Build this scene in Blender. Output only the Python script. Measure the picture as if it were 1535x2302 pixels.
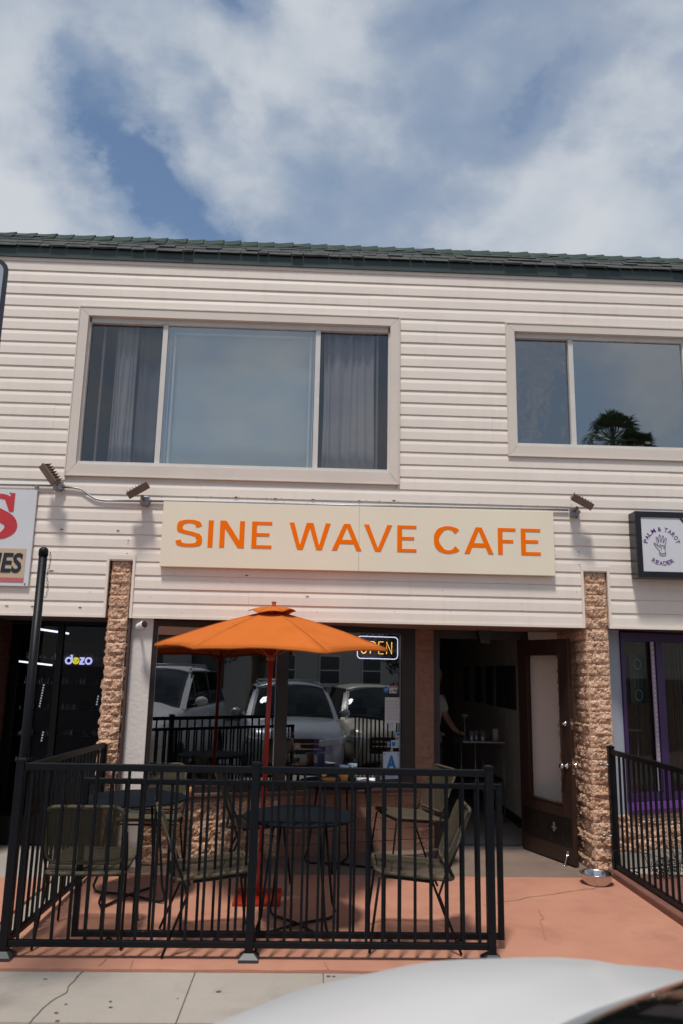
import bpy, bmesh, math, random
from mathutils import Vector, Matrix, noise
random.seed(7)
R = math.radians
S = bpy.context.scene
for o in list(bpy.data.objects): bpy.data.objects.remove(o)
COL = S.collection

# ---------------------------------------------------------------- camera
PITCH, YAW, ROLL = .19959, .03515, .01994
f = Vector((math.sin(YAW)*math.cos(PITCH), math.cos(YAW)*math.cos(PITCH), math.sin(PITCH)))
r = Vector((math.cos(YAW), -math.sin(YAW), 0)); u = r.cross(f)
r2 = math.cos(ROLL)*r + math.sin(ROLL)*u; u2 = -math.sin(ROLL)*r + math.cos(ROLL)*u
cd = bpy.data.cameras.new('camera'); cam = bpy.data.objects.new('camera', cd); COL.objects.link(cam)
M = Matrix((r2, u2, -f)).transposed().to_4x4(); M.translation = Vector((0, -7.218, 1.729))
cam.matrix_world = M
cd.sensor_fit = 'HORIZONTAL'; cd.sensor_width = 24; cd.lens = 24*1740/1535
cd.clip_start = .05; cd.clip_end = 2000
cd.dof.use_dof = True; cd.dof.focus_distance = 7.6; cd.dof.aperture_fstop = 3.2
S.camera = cam
# ---------------------------------------------------------------- world: sky with broken cloud
SUN_EL, SUN_DIR = R(67), Vector((-.30, -.954, 0))          # towards the sun, horizontally
W = bpy.data.worlds.new('World'); S.world = W; W.use_nodes = True
nt = W.node_tree; N = nt.nodes; L = nt.links
for n in list(N): N.remove(n)
def nn(t, **k):
    n = N.new(t)
    for a, b in k.items(): setattr(n, a, b)
    return n
def mth(op, a, b=None, c=None, clamp=False):
    n = nn('ShaderNodeMath', operation=op, use_clamp=clamp)
    for i, v in enumerate((a, b, c)):
        if v is None: continue
        if isinstance(v, (int, float)): n.inputs[i].default_value = v
        else: L.new(v, n.inputs[i])
    return n.outputs[0]
def ramp_(v, stops, interp='EASE'):
    n = nn('ShaderNodeValToRGB'); n.color_ramp.interpolation = interp
    el = n.color_ramp.elements
    while len(el) < len(stops): el.new(.5)
    for e, (p, c) in zip(el, stops):
        e.position = p; e.color = (c, c, c, 1) if isinstance(c, (int, float)) else (*c, 1)
    L.new(v, n.inputs[0]); return n.outputs[0]
sky = nn('ShaderNodeTexSky', sky_type='NISHITA', sun_disc=False)
sky.sun_elevation = SUN_EL; sky.sun_rotation = math.atan2(SUN_DIR.x, SUN_DIR.y); sky.air_density = 1.15; sky.dust_density = .3; sky.ozone_density = 1.0
bg1 = nn('ShaderNodeBackground'); bg1.inputs[1].default_value = .11; L.new(sky.outputs[0], bg1.inputs[0])
tc = nn('ShaderNodeTexCoord'); sep = nn('ShaderNodeSeparateXYZ'); L.new(tc.outputs['Generated'], sep.inputs[0])
dx, dy, dz = sep.outputs
den = mth('ADD', mth('MAXIMUM', dz, 0), .35)
cu = mth('DIVIDE', dx, den); cv = mth('DIVIDE', dy, den)
cmb = nn('ShaderNodeCombineXYZ'); L.new(cu, cmb.inputs[0]); L.new(cv, cmb.inputs[1])
def noise_(vec, sc, det, rough, dist=0, off=(0, 0, 0)):
    mp = nn('ShaderNodeMapping'); mp.inputs['Location'].default_value = off; L.new(vec, mp.inputs[0])
    n = nn('ShaderNodeTexNoise'); n.inputs['Scale'].default_value = sc; n.inputs['Detail'].default_value = det
    n.inputs['Roughness'].default_value = rough; n.inputs['Distortion'].default_value = dist
    L.new(mp.outputs[0], n.inputs['Vector']); return n.outputs[0]
n1 = noise_(cmb.outputs[0], 3.1, 9, .50, .25, (2.3, .7, 0))
n2 = noise_(cmb.outputs[0], 8.0, 8, .55, .15, (5.1, 3.7, 0))
n3 = noise_(cmb.outputs[0], 1.3, 5, .5, .1, (.4, 9.1, 0))
cov = mth('ADD', mth('ADD', mth('ADD', mth('MULTIPLY', n1, .54), .08), mth('MULTIPLY', n2, .24)), mth('MULTIPLY', n3, .12))
# clearings and banks, placed by direction in the sky (azimuth slope, elevation slope)
az = mth('DIVIDE', dx, mth('MAXIMUM', dy, .15)); ev = mth('DIVIDE', dz, mth('MAXIMUM', dy, .15))
front = mth('MULTIPLY', mth('SUBTRACT', dy, .2, clamp=True), 4, clamp=True)
wa = noise_(cmb.outputs[0], 4.5, 7, .6, .2, (7, 2, 0)); wb = noise_(cmb.outputs[0], 4.5, 7, .6, .2, (1, 8, 3))
azw = mth('ADD', az, mth('MULTIPLY', mth('SUBTRACT', wa, .5), .34)); evw = mth('ADD', ev, mth('MULTIPLY', mth('SUBTRACT', wb, .5), .26))
def blob(ca, ce, ra, re, rot):
    a = mth('SUBTRACT', azw, ca); e = mth('SUBTRACT', evw, ce)
    c, s = math.cos(R(rot)), math.sin(R(rot))
    p = mth('DIVIDE', mth('ADD', mth('MULTIPLY', a, c), mth('MULTIPLY', e, s)), ra)
    q = mth('DIVIDE', mth('SUBTRACT', mth('MULTIPLY', e, c), mth('MULTIPLY', a, s)), re)
    d = mth('ADD', mth('MULTIPLY', p, p), mth('MULTIPLY', q, q))
    return mth('POWER', 2.718, mth('MULTIPLY', d, -1))
BL = [(-.375, .86, .06, .04, -50, -.12), (-.325, .75, .13, .040, -52, -.15), (-.24, .67, .13, .040, -35, -.14), (-.13, .60, .14, .045, -15, -.13), (-.14, .97, .05, .05, 60, -.17), (-.20, .80, .10, .03, -30, -.08),
      (.15, .97, .10, .035, 10, -.07), (.30, 1.02, .10, .045, 20, -.10), (.42, .90, .14, .05, 35, -.09), (.04, .83, .10, .03, -20, -.05), (.30, .80, .10, .045, 40, -.08), (.48, 1.06, .10, .05, 0, -.08),
      (-.04, 1.01, .07, .07, 0, .10), (-.15, .80, .05, .05, 0, .08), (-.45, .64, .16, .10, -40, .10), (.45, .66, .22, .09, 25, .14), (-.46, .87, .07, .08, 0, .06), (.13, .74, .14, .05, 0, .05)]
for ca, ce, ra, re, rot, amp in BL:
    cov = mth('ADD', cov, mth('MULTIPLY', mth('MULTIPLY', blob(ca, ce, ra, re, rot), front), amp))
fac = ramp_(cov, [(.34, 0.0), (.46, .53), (.62, 1.0)], 'EASE')
shade = ramp_(mth('ADD', mth('MULTIPLY', cov, .75), mth('MULTIPLY', noise_(cmb.outputs[0], 5.0, 7, .5, .2, (1, 1, 4)), .25)), [(.36, (.27, .36, .49)), (.49, (.385, .45, .54)), (.63, (.58, .61, .655))], 'LINEAR')
bg2 = nn('ShaderNodeBackground'); L.new(shade, bg2.inputs[0]); bg2.inputs[1].default_value = 1.0
mx = nn('ShaderNodeMixShader'); L.new(fac, mx.inputs[0]); L.new(bg1.outputs[0], mx.inputs[1]); L.new(bg2.outputs[0], mx.inputs[2])
wo = nn('ShaderNodeOutputWorld'); L.new(mx.outputs[0], wo.inputs[0])
# ---------------------------------------------------------------- sun
sd = bpy.data.lights.new('sun', 'SUN'); sd.energy = 3.1; sd.angle = R(7.5); sd.color = (1, .955, .89)
so = bpy.data.objects.new('sun', sd); COL.objects.link(so)
tosun = Vector((SUN_DIR.x*math.cos(SUN_EL), SUN_DIR.y*math.cos(SUN_EL), math.sin(SUN_EL)))
so.rotation_euler = tosun.to_track_quat('Z', 'Y').to_euler()
S.view_settings.view_transform = 'Standard'; S.view_settings.look = 'None'; S.view_settings.exposure = 0.05; S.view_settings.gamma = 1
S.render.engine = 'CYCLES'
S.cycles.max_bounces = 8; S.cycles.transparent_max_bounces = 16

# ================================================================ materials
MATS = {}
def mat(name, col, rough=.6, metal=0, var=0, vs=8, col2=None, bump=0, bs=60, spec=.5, coat=0, speck=None, stretch=None, grime=None, streak=None):
    if name in MATS: return MATS[name]
    m = bpy.data.materials.new(name); m.use_nodes = True; t = m.node_tree; n = t.nodes; l = t.links
    b = n['Principled BSDF']; b.inputs['Roughness'].default_value = rough; b.inputs['Metallic'].default_value = metal
    b.inputs['Specular IOR Level'].default_value = spec; b.inputs['Coat Weight'].default_value = coat
    b.inputs['Coat Roughness'].default_value = .16
    b.inputs['Base Color'].default_value = (*col, 1)
    tx = n.new('ShaderNodeTexCoord'); vec = tx.outputs['Object']
    if stretch:
        mp = n.new('ShaderNodeMapping'); mp.inputs['Scale'].default_value = stretch; l.new(vec, mp.inputs[0]); vec = mp.outputs[0]
    def nz(sc, det=6, ro=.6):
        q = n.new('ShaderNodeTexNoise'); q.inputs['Scale'].default_value = sc; q.inputs['Detail'].default_value = det; q.inputs['Roughness'].default_value = ro
        l.new(vec, q.inputs['Vector']); return q.outputs[0]
    def mixc(fac, a, bcol):
        x = n.new('ShaderNodeMix'); x.data_type = 'RGBA'
        l.new(fac, x.inputs[0])
        if isinstance(a, tuple): x.inputs[6].default_value = (*a, 1)
        else: l.new(a, x.inputs[6])
        x.inputs[7].default_value = (*bcol, 1); return x.outputs[2]
    def rmp(v, a, b_, lo=0., hi=1.):
        q = n.new('ShaderNodeValToRGB'); e = q.color_ramp.elements
        e[0].position = a; e[1].position = b_; e[0].color = (lo, lo, lo, 1); e[1].color = (hi, hi, hi, 1); l.new(v, q.inputs[0]); return q.outputs[0]
    c = None
    if var or col2:
        c2 = col2 or tuple(x*(1-var) for x in col)
        c = mixc(rmp(nz(vs), .35, .68), col, c2)
    if speck:   # (scale, threshold, colour, strength)
        c = mixc(rmp(nz(speck[0], 3, .7), speck[1], speck[1]+.06, 0, speck[3]), c if c is not None else col, speck[2])
    if grime:   # (scale, threshold, colour, strength) large soft stains
        c = mixc(rmp(nz(grime[0], 8, .65), grime[1], grime[1]+.16, 0, grime[3]), c if c is not None else col, grime[2])
    if streak:
        mp2 = n.new('ShaderNodeMapping'); mp2.inputs['Scale'].default_value = (5, 5, .55); l.new(tx.outputs['Object'], mp2.inputs[0])
        q = n.new('ShaderNodeTexNoise'); q.inputs['Scale'].default_value = 1.6; q.inputs['Detail'].default_value = 7; q.inputs['Roughness'].default_value = .65; l.new(mp2.outputs[0], q.inputs['Vector'])
        c = mixc(rmp(q.outputs[0], .52, .74, 0, streak[1]), c if c is not None else col, streak[0])
    if c is not None: l.new(c, b.inputs['Base Color'])
    if bump:
        bn = n.new('ShaderNodeBump'); bn.inputs['Strength'].default_value = bump; bn.inputs['Distance'].default_value = .01
        l.new(nz(bs, 6, .65), bn.inputs['Height']); l.new(bn.outputs[0], b.inputs['Normal'])
    MATS[name] = m; return m
def emis(name, col, st):
    m = bpy.data.materials.new(name); m.use_nodes = True; b = m.node_tree.nodes['Principled BSDF']
    b.inputs['Base Color'].default_value = (*col, 1); b.inputs['Emission Color'].default_value = (*col, 1); b.inputs['Emission Strength'].default_value = st
    MATS[name] = m; return m
def glass(name, tint=(.6, .62, .62), refl=.22, rough=.0, wave=0., rcol=(1, 1, 1)):
    """window glass with a reflective film: part clear (tinted), part mirror, more mirror at grazing angles"""
    m = bpy.data.materials.new(name); m.use_nodes = True; t = m.node_tree; n = t.nodes; l = t.links
    n.remove(n['Principled BSDF']); out = n['Material Output']
    tr = n.new('ShaderNodeBsdfTransparent'); tr.inputs[0].default_value = (*tint, 1)
    gl = n.new('ShaderNodeBsdfGlossy'); gl.inputs['Roughness'].default_value = rough; gl.inputs[0].default_value = (*rcol, 1)
    fr = n.new('ShaderNodeFresnel'); fr.inputs[0].default_value = 1.5
    ad = n.new('ShaderNodeMath'); ad.operation = 'ADD'; ad.use_clamp = True; ad.inputs[1].default_value = refl; l.new(fr.outputs[0], ad.inputs[0])
    geo = n.new('ShaderNodeNewGeometry'); inv = n.new('ShaderNodeMath'); inv.operation = 'SUBTRACT'; inv.inputs[0].default_value = 1; l.new(geo.outputs['Backfacing'], inv.inputs[1])
    mu = n.new('ShaderNodeMath'); mu.operation = 'MULTIPLY'; l.new(ad.outputs[0], mu.inputs[0]); l.new(inv.outputs[0], mu.inputs[1])
    if wave:
        tx = n.new('ShaderNodeTexCoord'); q = n.new('ShaderNodeTexNoise'); q.inputs['Scale'].default_value = 2.2; q.inputs['Detail'].default_value = 3
        l.new(tx.outputs['Object'], q.inputs['Vector']); bn = n.new('ShaderNodeBump'); bn.inputs['Strength'].default_value = wave; bn.inputs['Distance'].default_value = .02
        l.new(q.outputs[0], bn.inputs['Height']); l.new(bn.outputs[0], gl.inputs['Normal'])
    mix = n.new('ShaderNodeMixShader'); l.new(mu.outputs[0], mix.inputs[0]); l.new(tr.outputs[0], mix.inputs[1]); l.new(gl.outputs[0], mix.inputs[2]); l.new(mix.outputs[0], out.inputs[0])
    MATS[name] = m; return m

mSid = mat('vinyl_siding', (.82, .72, .635), .5, var=.06, vs=1.4, bump=.05, bs=40, grime=(1.1, .60, (.82, .76, .71), .5), stretch=(1, 1, 2.2), streak=((.64, .54, .46), .28))
mCas = mat('window_casing', (.70, .61, .535), .55, var=.07, vs=2.5, bump=.05, bs=80)
mVin = mat('white_vinyl', (.66, .62, .58), .4, var=.10, vs=6)
mShin = mat('roof_shingle', (.100, .102, .100), .95, col2=(.050, .056, .054), vs=9, bump=.9, bs=260, speck=(220, .60, (.20, .21, .20), .7))
mShg = mat('roof_ridge_green', (.040, .070, .055), .95, col2=(.028, .048, .040), vs=7, bump=.9, bs=260, speck=(220, .62, (.10, .15, .12), .6))
mGut = mat('green_gutter', (.030, .050, .046), .45, var=.2, vs=3)
mBlk = mat('split_block', (.76, .50, .345), .95, col2=(.56, .33, .21), vs=11, bump=1.0, bs=70, speck=(62, .525, (.16, .08, .05), .85), grime=(9, .56, (.80, .56, .40), .5))
mMor = mat('block_mortar', (.36, .225, .15), .95, var=.2, vs=15, bump=.6, bs=120)
mBlkR = mat('painted_block', (.31, .165, .115), .9, col2=(.25, .125, .085), vs=8, bump=.7, bs=70, speck=(52, .62, (.05, .025, .02), .95))
mStu = mat('stucco', (.72, .655, .61), .9, var=.05, vs=3, bump=.55, bs=22)
mTrimB = mat('brown_trim', (.075, .038, .032), .6, var=.2, vs=6)
mFrm = mat('dark_bronze_frame', (.028, .018, .014), .45, var=.3, vs=5, bump=.05, bs=80)
mSill = mat('painted_sill', (.16, .085, .072), .6, var=.25, vs=5)
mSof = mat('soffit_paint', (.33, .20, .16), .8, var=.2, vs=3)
mDoor = mat('dark_wood', (.040, .020, .014), .42, var=.4, vs=6, stretch=(6, 6, .6), bump=.1, bs=30)
mKick = mat('kick_plate', (.022, .016, .013), .35, metal=.3, var=.4, vs=5, speck=(30, .66, (.16, .14, .12), .8))
mChr = mat('chrome', (.62, .60, .60), .16, metal=1)
mBlkM = mat('black_fence_paint', (.0045, .0055, .008), .42, var=.2, vs=12, spec=.22, bump=.12, bs=60, speck=(90, .74, (.13, .13, .13), .7))
mIron = mat('black_iron', (.007, .007, .009), .4, var=.2, vs=8, spec=.3)
mOrF = mat('orange_canvas', (.66, .175, .033), .9, spec=.1, col2=(.60, .152, .027), vs=4, bump=.25, bs=300)
def cloth(m, col, k):
    t = m.node_tree; b = t.nodes['Principled BSDF']; tr = t.nodes.new('ShaderNodeBsdfTranslucent'); tr.inputs[0].default_value = (*col, 1)
    mx_ = t.nodes.new('ShaderNodeMixShader'); mx_.inputs[0].default_value = k; t.links.new(b.outputs[0], mx_.inputs[1]); t.links.new(tr.outputs[0], mx_.inputs[2]); t.links.new(mx_.outputs[0], t.nodes['Material Output'].inputs[0])
cloth(mOrF, (.70, .18, .03), .16)
mRed = mat('red_paint', (.38, .020, .008), .42, var=.2, vs=8)
mTer = mat('terracotta_wood', (.42, .085, .04), .5, var=.1)
mCord = mat('olive_cord', (.082, .066, .038), .8, var=.25, vs=30, bump=.4, bs=300)
mTabl = mat('black_tabletop', (.010, .013, .017), .65, var=.2, vs=9, spec=.03)
mPat = mat('orange_patio_paint', (.495, .235, .155), .78, col2=(.44, .195, .127), vs=1.7, bump=.22, bs=120, speck=(34, .73, (.30, .12, .08), .5), grime=(2.3, .51, (.37, .165, .11), .75))
mSlab = mat('entry_concrete', (.22, .158, .125), .9, col2=(.165, .115, .088), vs=2.4, bump=.5, bs=180, speck=(150, .60, (.26, .19, .15), .5))
mWalk = mat('sidewalk_concrete', (.405, .355, .305), .92, col2=(.33, .29, .25), vs=.9, bump=.5, bs=160, speck=(120, .63, (.25, .21, .18), .5), grime=(2.1, .53, (.27, .235, .20), .6))
mCurb = mat('painted_curb', (.20, .085, .062), .8, var=.25, vs=4, bump=.3, bs=80)
mAsp = mat('asphalt', (.055, .055, .056), .9, var=.25, vs=3, bump=.6, bs=200)
mCrk = mat('dark_crack', (.13, .10, .08), .95)
mIntW = mat('interior_panelling', (.62, .53, .45), .7, var=.1, vs=2)
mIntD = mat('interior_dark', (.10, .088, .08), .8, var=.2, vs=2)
mIntF = mat('interior_floor', (.42, .35, .30), .5, var=.15, vs=3)
mSgn = mat('cream_sign_panel', (.85, .745, .585), .6, var=.035, vs=2, bump=.04, bs=200)
mOrL = mat('orange_letter', (.96, .175, .001), .75, spec=.08)
mWhS = mat('white_sign_face', (.66, .66, .68), .45, var=.05, vs=3)
mTanS = mat('tan_sign_band', (.55, .42, .29), .5)
mRedL = mat('red_letter', (.56, .035, .045), .45, var=.08, vs=3)
mPinkL = mat('faded_red_stripe', (.56, .12, .15), .5)
mNavL = mat('navy_letter', (.014, .016, .030), .5)
mBlkS = mat('black_sign_case', (.010, .010, .014), .3)
mPur = mat('purple_print', (.13, .03, .21), .5)
mPurF = mat('purple_frame_paint', (.045, .012, .090), .4, var=.15, vs=5)
mPurS = mat('purple_sill_paint', (.18, .055, .30), .4, var=.15, vs=5)
mJamb = mat('blue_grey_jamb', (.36, .39, .45), .6, var=.05)
mGal = mat('galvanised_metal', (.30, .31, .34), .4, metal=.7, var=.2, vs=20)
mBrz = mat('bronze_fixture', (.24, .165, .135), .55, metal=.3, var=.25, vs=20)
mLens = mat('lamp_lens', (.55, .50, .47), .3)
mWht = mat('white_plastic', (.78, .77, .77), .35)
mPap = mat('paper', (.62, .60, .60), .8, var=.06, vs=20)
mInk = mat('grey_ink', (.26, .25, .26), .8)
mBlu = mat('blue_print', (.015, .15, .42), .6)
mNvy = mat('navy_print', (.02, .03, .09), .6)
mRdP = mat('red_print', (.50, .03, .04), .6)
mLbl = mat('pale_blue_card', (.42, .52, .62), .6)
mSteel = mat('stainless_steel', (.62, .60, .58), .2, metal=1, var=.1, vs=30)
mCarW = mat('white_car_paint', (.54, .54, .535), .5, coat=.3)
mCarS = mat('silver_car_paint', (.42, .44, .47), .3, metal=.35, coat=.6)
mCarT = mat('tan_car_paint', (.52, .46, .38), .3, coat=.6)
mCarB = mat('black_car_trim', (.012, .012, .013), .4)
mTyre = mat('tyre_rubber', (.02, .02, .02), .8, bump=.3, bs=80)
mRim = mat('alloy_rim', (.45, .45, .46), .3, metal=.9)
mLite = mat('headlight_lens', (.55, .57, .6), .1, coat=1)
mAmb = mat('amber_lens', (.6, .2, .02), .2)
mCur = mat('sheer_curtain', (.26, .26, .27), .9, var=.12, vs=4)
mCurL = mat('grey_curtain', (.60, .59, .58), .9, var=.15, vs=4)
mShd = mat('roller_shade', (.40, .40, .38), .9, var=.05, vs=1)
mBarkP = mat('palm_bark', (.13, .09, .06), .95, var=.3, vs=9, bump=.8, bs=30)
mFrond = mat('palm_frond', (.12, .17, .09), .6, var=.4, vs=5)
mDeadF = mat('dry_frond', (.24, .19, .13), .8, var=.3, vs=5)
mLeaf = mat('dark_leaf', (.035, .055, .022), .6, var=.4, vs=9)
mVine = mat('dry_vine', (.05, .03, .022), .9, var=.3)
mStB = mat('opposite_stucco', (.48, .44, .39), .9, var=.08, vs=2)
mTile = mat('clay_roof_tile', (.42, .14, .07), .8, var=.3, vs=9)
mWinD = mat('opposite_window', (.03, .035, .04), .1)
mSkin = mat('skin', (.42, .23, .16), .5)
mTee = mat('white_shirt', (.62, .60, .58), .85)
mHair = mat('dark_hair', (.015, .011, .009), .6)
mJean = mat('dark_jeans', (.02, .03, .05), .85)
mGold = mat('pale_brass', (.50, .42, .26), .35, metal=.6)
mWick = mat('orange_wax', (.75, .30, .07), .5)
mGrn = mat('green_drink', (.16, .20, .05), .25)
mFood = mat('salad', (.07, .12, .02), .7, col2=(.30, .05, .03), vs=60)
mMust = mat('mustard_ceramic', (.62, .26, .03), .3)
mPlate = mat('white_ceramic', (.80, .78, .82), .25)
mSlvB = mat('silver_strip', (.34, .33, .36), .45, metal=.1)
gShop = glass('storefront_glass', (.76, .76, .76), .245, wave=.0, rcol=(.86, .90, .93))
gUp = glass('upstairs_glass', (.84, .86, .85), .29, wave=.03, rcol=(.95, .98, .98))
gScr = glass('insect_screen_glass', (.74, .74, .76), .07, wave=.06)
gRip = glass('rippled_glass', (.45, .45, .46), .20, wave=.8)
gDoor = glass('door_glass', (.97, .96, .95), .0)
gCar = glass('car_glass', (.10, .115, .12), .0, rcol=(.75, .78, .8))
gClr = glass('clear_glass', (.92, .92, .92), .05)
eWht = emis('neon_white', (.70, .74, 1.0), 2.4)
eYel = emis('neon_yellow', (1.0, .50, .10), 3.2)
eTube = emis('tube_light', (.86, .93, 1.0), 1.9)
eLav = emis('lit_lavender', (.42, .44, .85), .95)
eYl2 = emis('lit_yellow_disc', (.62, .60, .03), .75)
ePink = emis('pink_led', (.9, .25, .55), .45)
eTeal = emis('dim_teal_led', (.06, .20, .20), .3)
eSpk = emis('cabinet_sparkle', (.6, .68, .7), .7)

# ================================================================ mesh builder
class MB:
    def __init__(s): s.v = []; s.f = []; s.m = []; s.X = Matrix(); s.mi = 0; s.sm = []
    def add(s, vs, fs, smooth=False):
        b = len(s.v); s.v += [tuple(s.X @ Vector(p)) for p in vs]
        for q in fs: s.f.append(tuple(b+i for i in q)); s.m.append(s.mi); s.sm.append(smooth)
        return s
    def box(s, x0, x1, y0, y1, z0, z1):
        return s.add([(x0, y0, z0), (x1, y0, z0), (x1, y1, z0), (x0, y1, z0), (x0, y0, z1), (x1, y0, z1), (x1, y1, z1), (x0, y1, z1)],
                     [(0, 3, 2, 1), (4, 5, 6, 7), (0, 1, 5, 4), (1, 2, 6, 5), (2, 3, 7, 6), (3, 0, 4, 7)])
    def tube(s, pts, rad, n=8, cap=True, closed=False):
        P = [Vector(p) for p in pts]; k = len(P)
        rads = rad if isinstance(rad, (list, tuple)) else [rad]*k
        rings = []; up = None
        for i in range(k):
            if closed: d = (P[(i+1) % k]-P[i-1])
            else: d = (P[min(i+1, k-1)]-P[max(i-1, 0)])
            if d.length < 1e-9: d = Vector((0, 0, 1))
            d.normalize()
            if up is None: up = Vector((0, 0, 1)) if abs(d.z) < .9 else Vector((1, 0, 0))
            a = d.cross(up)
            if a.length < 1e-6: a = d.cross(Vector((0, 1, .1)))
            a.normalize(); b = a.cross(d).normalized(); up = b
            rings.append([P[i]+rads[i]*(math.cos(t*2*math.pi/n)*a+math.sin(t*2*math.pi/n)*b) for t in range(n)])
        vs = [p for q in rings for p in q]; fs = []
        for i in range(k if closed else k-1):
            j = (i+1) % k
            for t in range(n): fs.append((i*n+t, i*n+(t+1) % n, j*n+(t+1) % n, j*n+t))
        if cap and not closed: fs.append(tuple(range(n))[::-1]); fs.append(tuple((k-1)*n+t for t in range(n)))
        return s.add(vs, fs, n > 5)
    def sqtube(s, p0, p1, w):
        return s._sq(p0, p1, w)
    def _sq(s, p0, p1, w):
        p0, p1 = Vector(p0), Vector(p1); d = (p1-p0).normalized(); h = w/2
        up = Vector((0, 0, 1)) if abs(d.z) < .9 else Vector((0, 1, 0))
        a = d.cross(up).normalized(); b = a.cross(d)
        vs = []
        for p in (p0, p1): vs += [p-h*a-h*b, p+h*a-h*b, p+h*a+h*b, p-h*a+h*b]
        return s.add(vs, [(3, 2, 1, 0), (4, 5, 6, 7), (0, 1, 5, 4), (1, 2, 6, 5), (2, 3, 7, 6), (3, 0, 4, 7)])
    def lathe(s, prof, c=(0, 0, 0), n=24, close=True):
        vs = []; fs = []; c = Vector(c); k = len(prof)
        for (rr, z) in prof:
            for t in range(n): a = t*2*math.pi/n; vs.append((c.x+rr*math.cos(a), c.y+rr*math.sin(a), c.z+z))
        for i in range(k-1):
            for t in range(n): fs.append((i*n+t, i*n+(t+1) % n, (i+1)*n+(t+1) % n, (i+1)*n+t))
        if close: fs.append(tuple(range(n))[::-1]); fs.append(tuple((k-1)*n+t for t in range(n)))
        return s.add(vs, fs, True)
    def prism(s, poly, y0, y1):      # poly in (x,z), extruded along y; y0 is the front
        k = len(poly)
        vs = [(x, y0, z) for x, z in poly]+[(x, y1, z) for x, z in poly]
        fs = [tuple(range(k)), tuple(range(k, 2*k))[::-1]]+[(i, k+i, k+(i+1) % k, (i+1) % k) for i in range(k)]
        return s.add(vs, fs)
    def grid(s, nu, nv, fn, smooth=True):
        vs = [fn(i/nu, j/nv) for j in range(nv+1) for i in range(nu+1)]
        fs = [(j*(nu+1)+i, j*(nu+1)+i+1, (j+1)*(nu+1)+i+1, (j+1)*(nu+1)+i) for j in range(nv) for i in range(nu)]
        return s.add(vs, fs, smooth)
    def build(s, name, mats, parent=None, label=None, recalc=True, bevel=0, matrix=None):
        if not isinstance(mats, (list, tuple)): mats = [mats]
        me = bpy.data.meshes.new(name); me.from_pydata(s.v, [], s.f)
        for m in mats: me.materials.append(m)
        me.polygons.foreach_set('material_index', s.m); me.polygons.foreach_set('use_smooth', s.sm)
        if recalc:
            bm = bmesh.new(); bm.from_mesh(me); bmesh.ops.recalc_face_normals(bm, faces=bm.faces); bm.to_mesh(me); bm.free()
        me.update()
        o = bpy.data.objects.new(name, me); COL.objects.link(o)
        if parent: o.parent = parent
        if matrix is not None: o.matrix_local = matrix
        if label: o['label'] = label
        if bevel:
            bv = o.modifiers.new('bevel', 'BEVEL'); bv.width = bevel; bv.segments = 2; bv.limit_method = 'ANGLE'
        return o
def empty(name, loc=(0, 0, 0), rz=0):
    o = bpy.data.objects.new(name, None); COL.objects.link(o); o.location = loc; o.rotation_euler = (0, 0, rz); o.empty_display_size = .1
    return o
def tag(o, label=None, cat=None, group=None, kind=None):
    if label: o['label'] = label
    if cat: o['category'] = cat
    if group: o['group'] = group
    if kind: o['kind'] = kind
    return o
def copy_tree(o, parent=None):
    c = o.copy(); COL.objects.link(c)
    if parent: c.parent = parent
    for ch in o.children: copy_tree(ch, c)
    return c
def T(x, y, z): return Matrix.Translation((x, y, z))
def RZ(a): return Matrix.Rotation(a, 4, 'Z')
def text_mesh(mb, txt, h, w=None, shear=0, offset=0, X=Matrix(), depth=.004, space=1.0):
    """lettering in the built-in font as thin raised shapes in the x-z plane (front towards -y), scaled to cap height h and width w; origin bottom left"""
    cu_ = bpy.data.curves.new('t', 'FONT'); cu_.body = txt; cu_.size = 1; cu_.offset = offset; cu_.shear = shear; cu_.resolution_u = 4; cu_.space_character = space
    cu_.fill_mode = 'FRONT'
    ob = bpy.data.objects.new('t', cu_); COL.objects.link(ob)
    bpy.context.view_layer.update()
    me = bpy.data.meshes.new_from_object(ob.evaluated_get(bpy.context.evaluated_depsgraph_get()))
    xs = [v.co.x for v in me.vertices]; ys = [v.co.y for v in me.vertices]
    x0, x1, y0, y1 = min(xs), max(xs), min(ys), max(ys)
    sy = h/(y1-y0); sx = (w/(x1-x0)) if w else sy
    old = mb.X; mb.X = old @ X
    mb.add([((v.co.x-x0)*sx, -depth, (v.co.y-y0)*sy) for v in me.vertices], [tuple(p.vertices) for p in me.polygons])
    mb.X = old
    bpy.data.objects.remove(ob); bpy.data.curves.remove(cu_); bpy.data.meshes.remove(me)
    return (x1-x0)*sx

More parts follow.
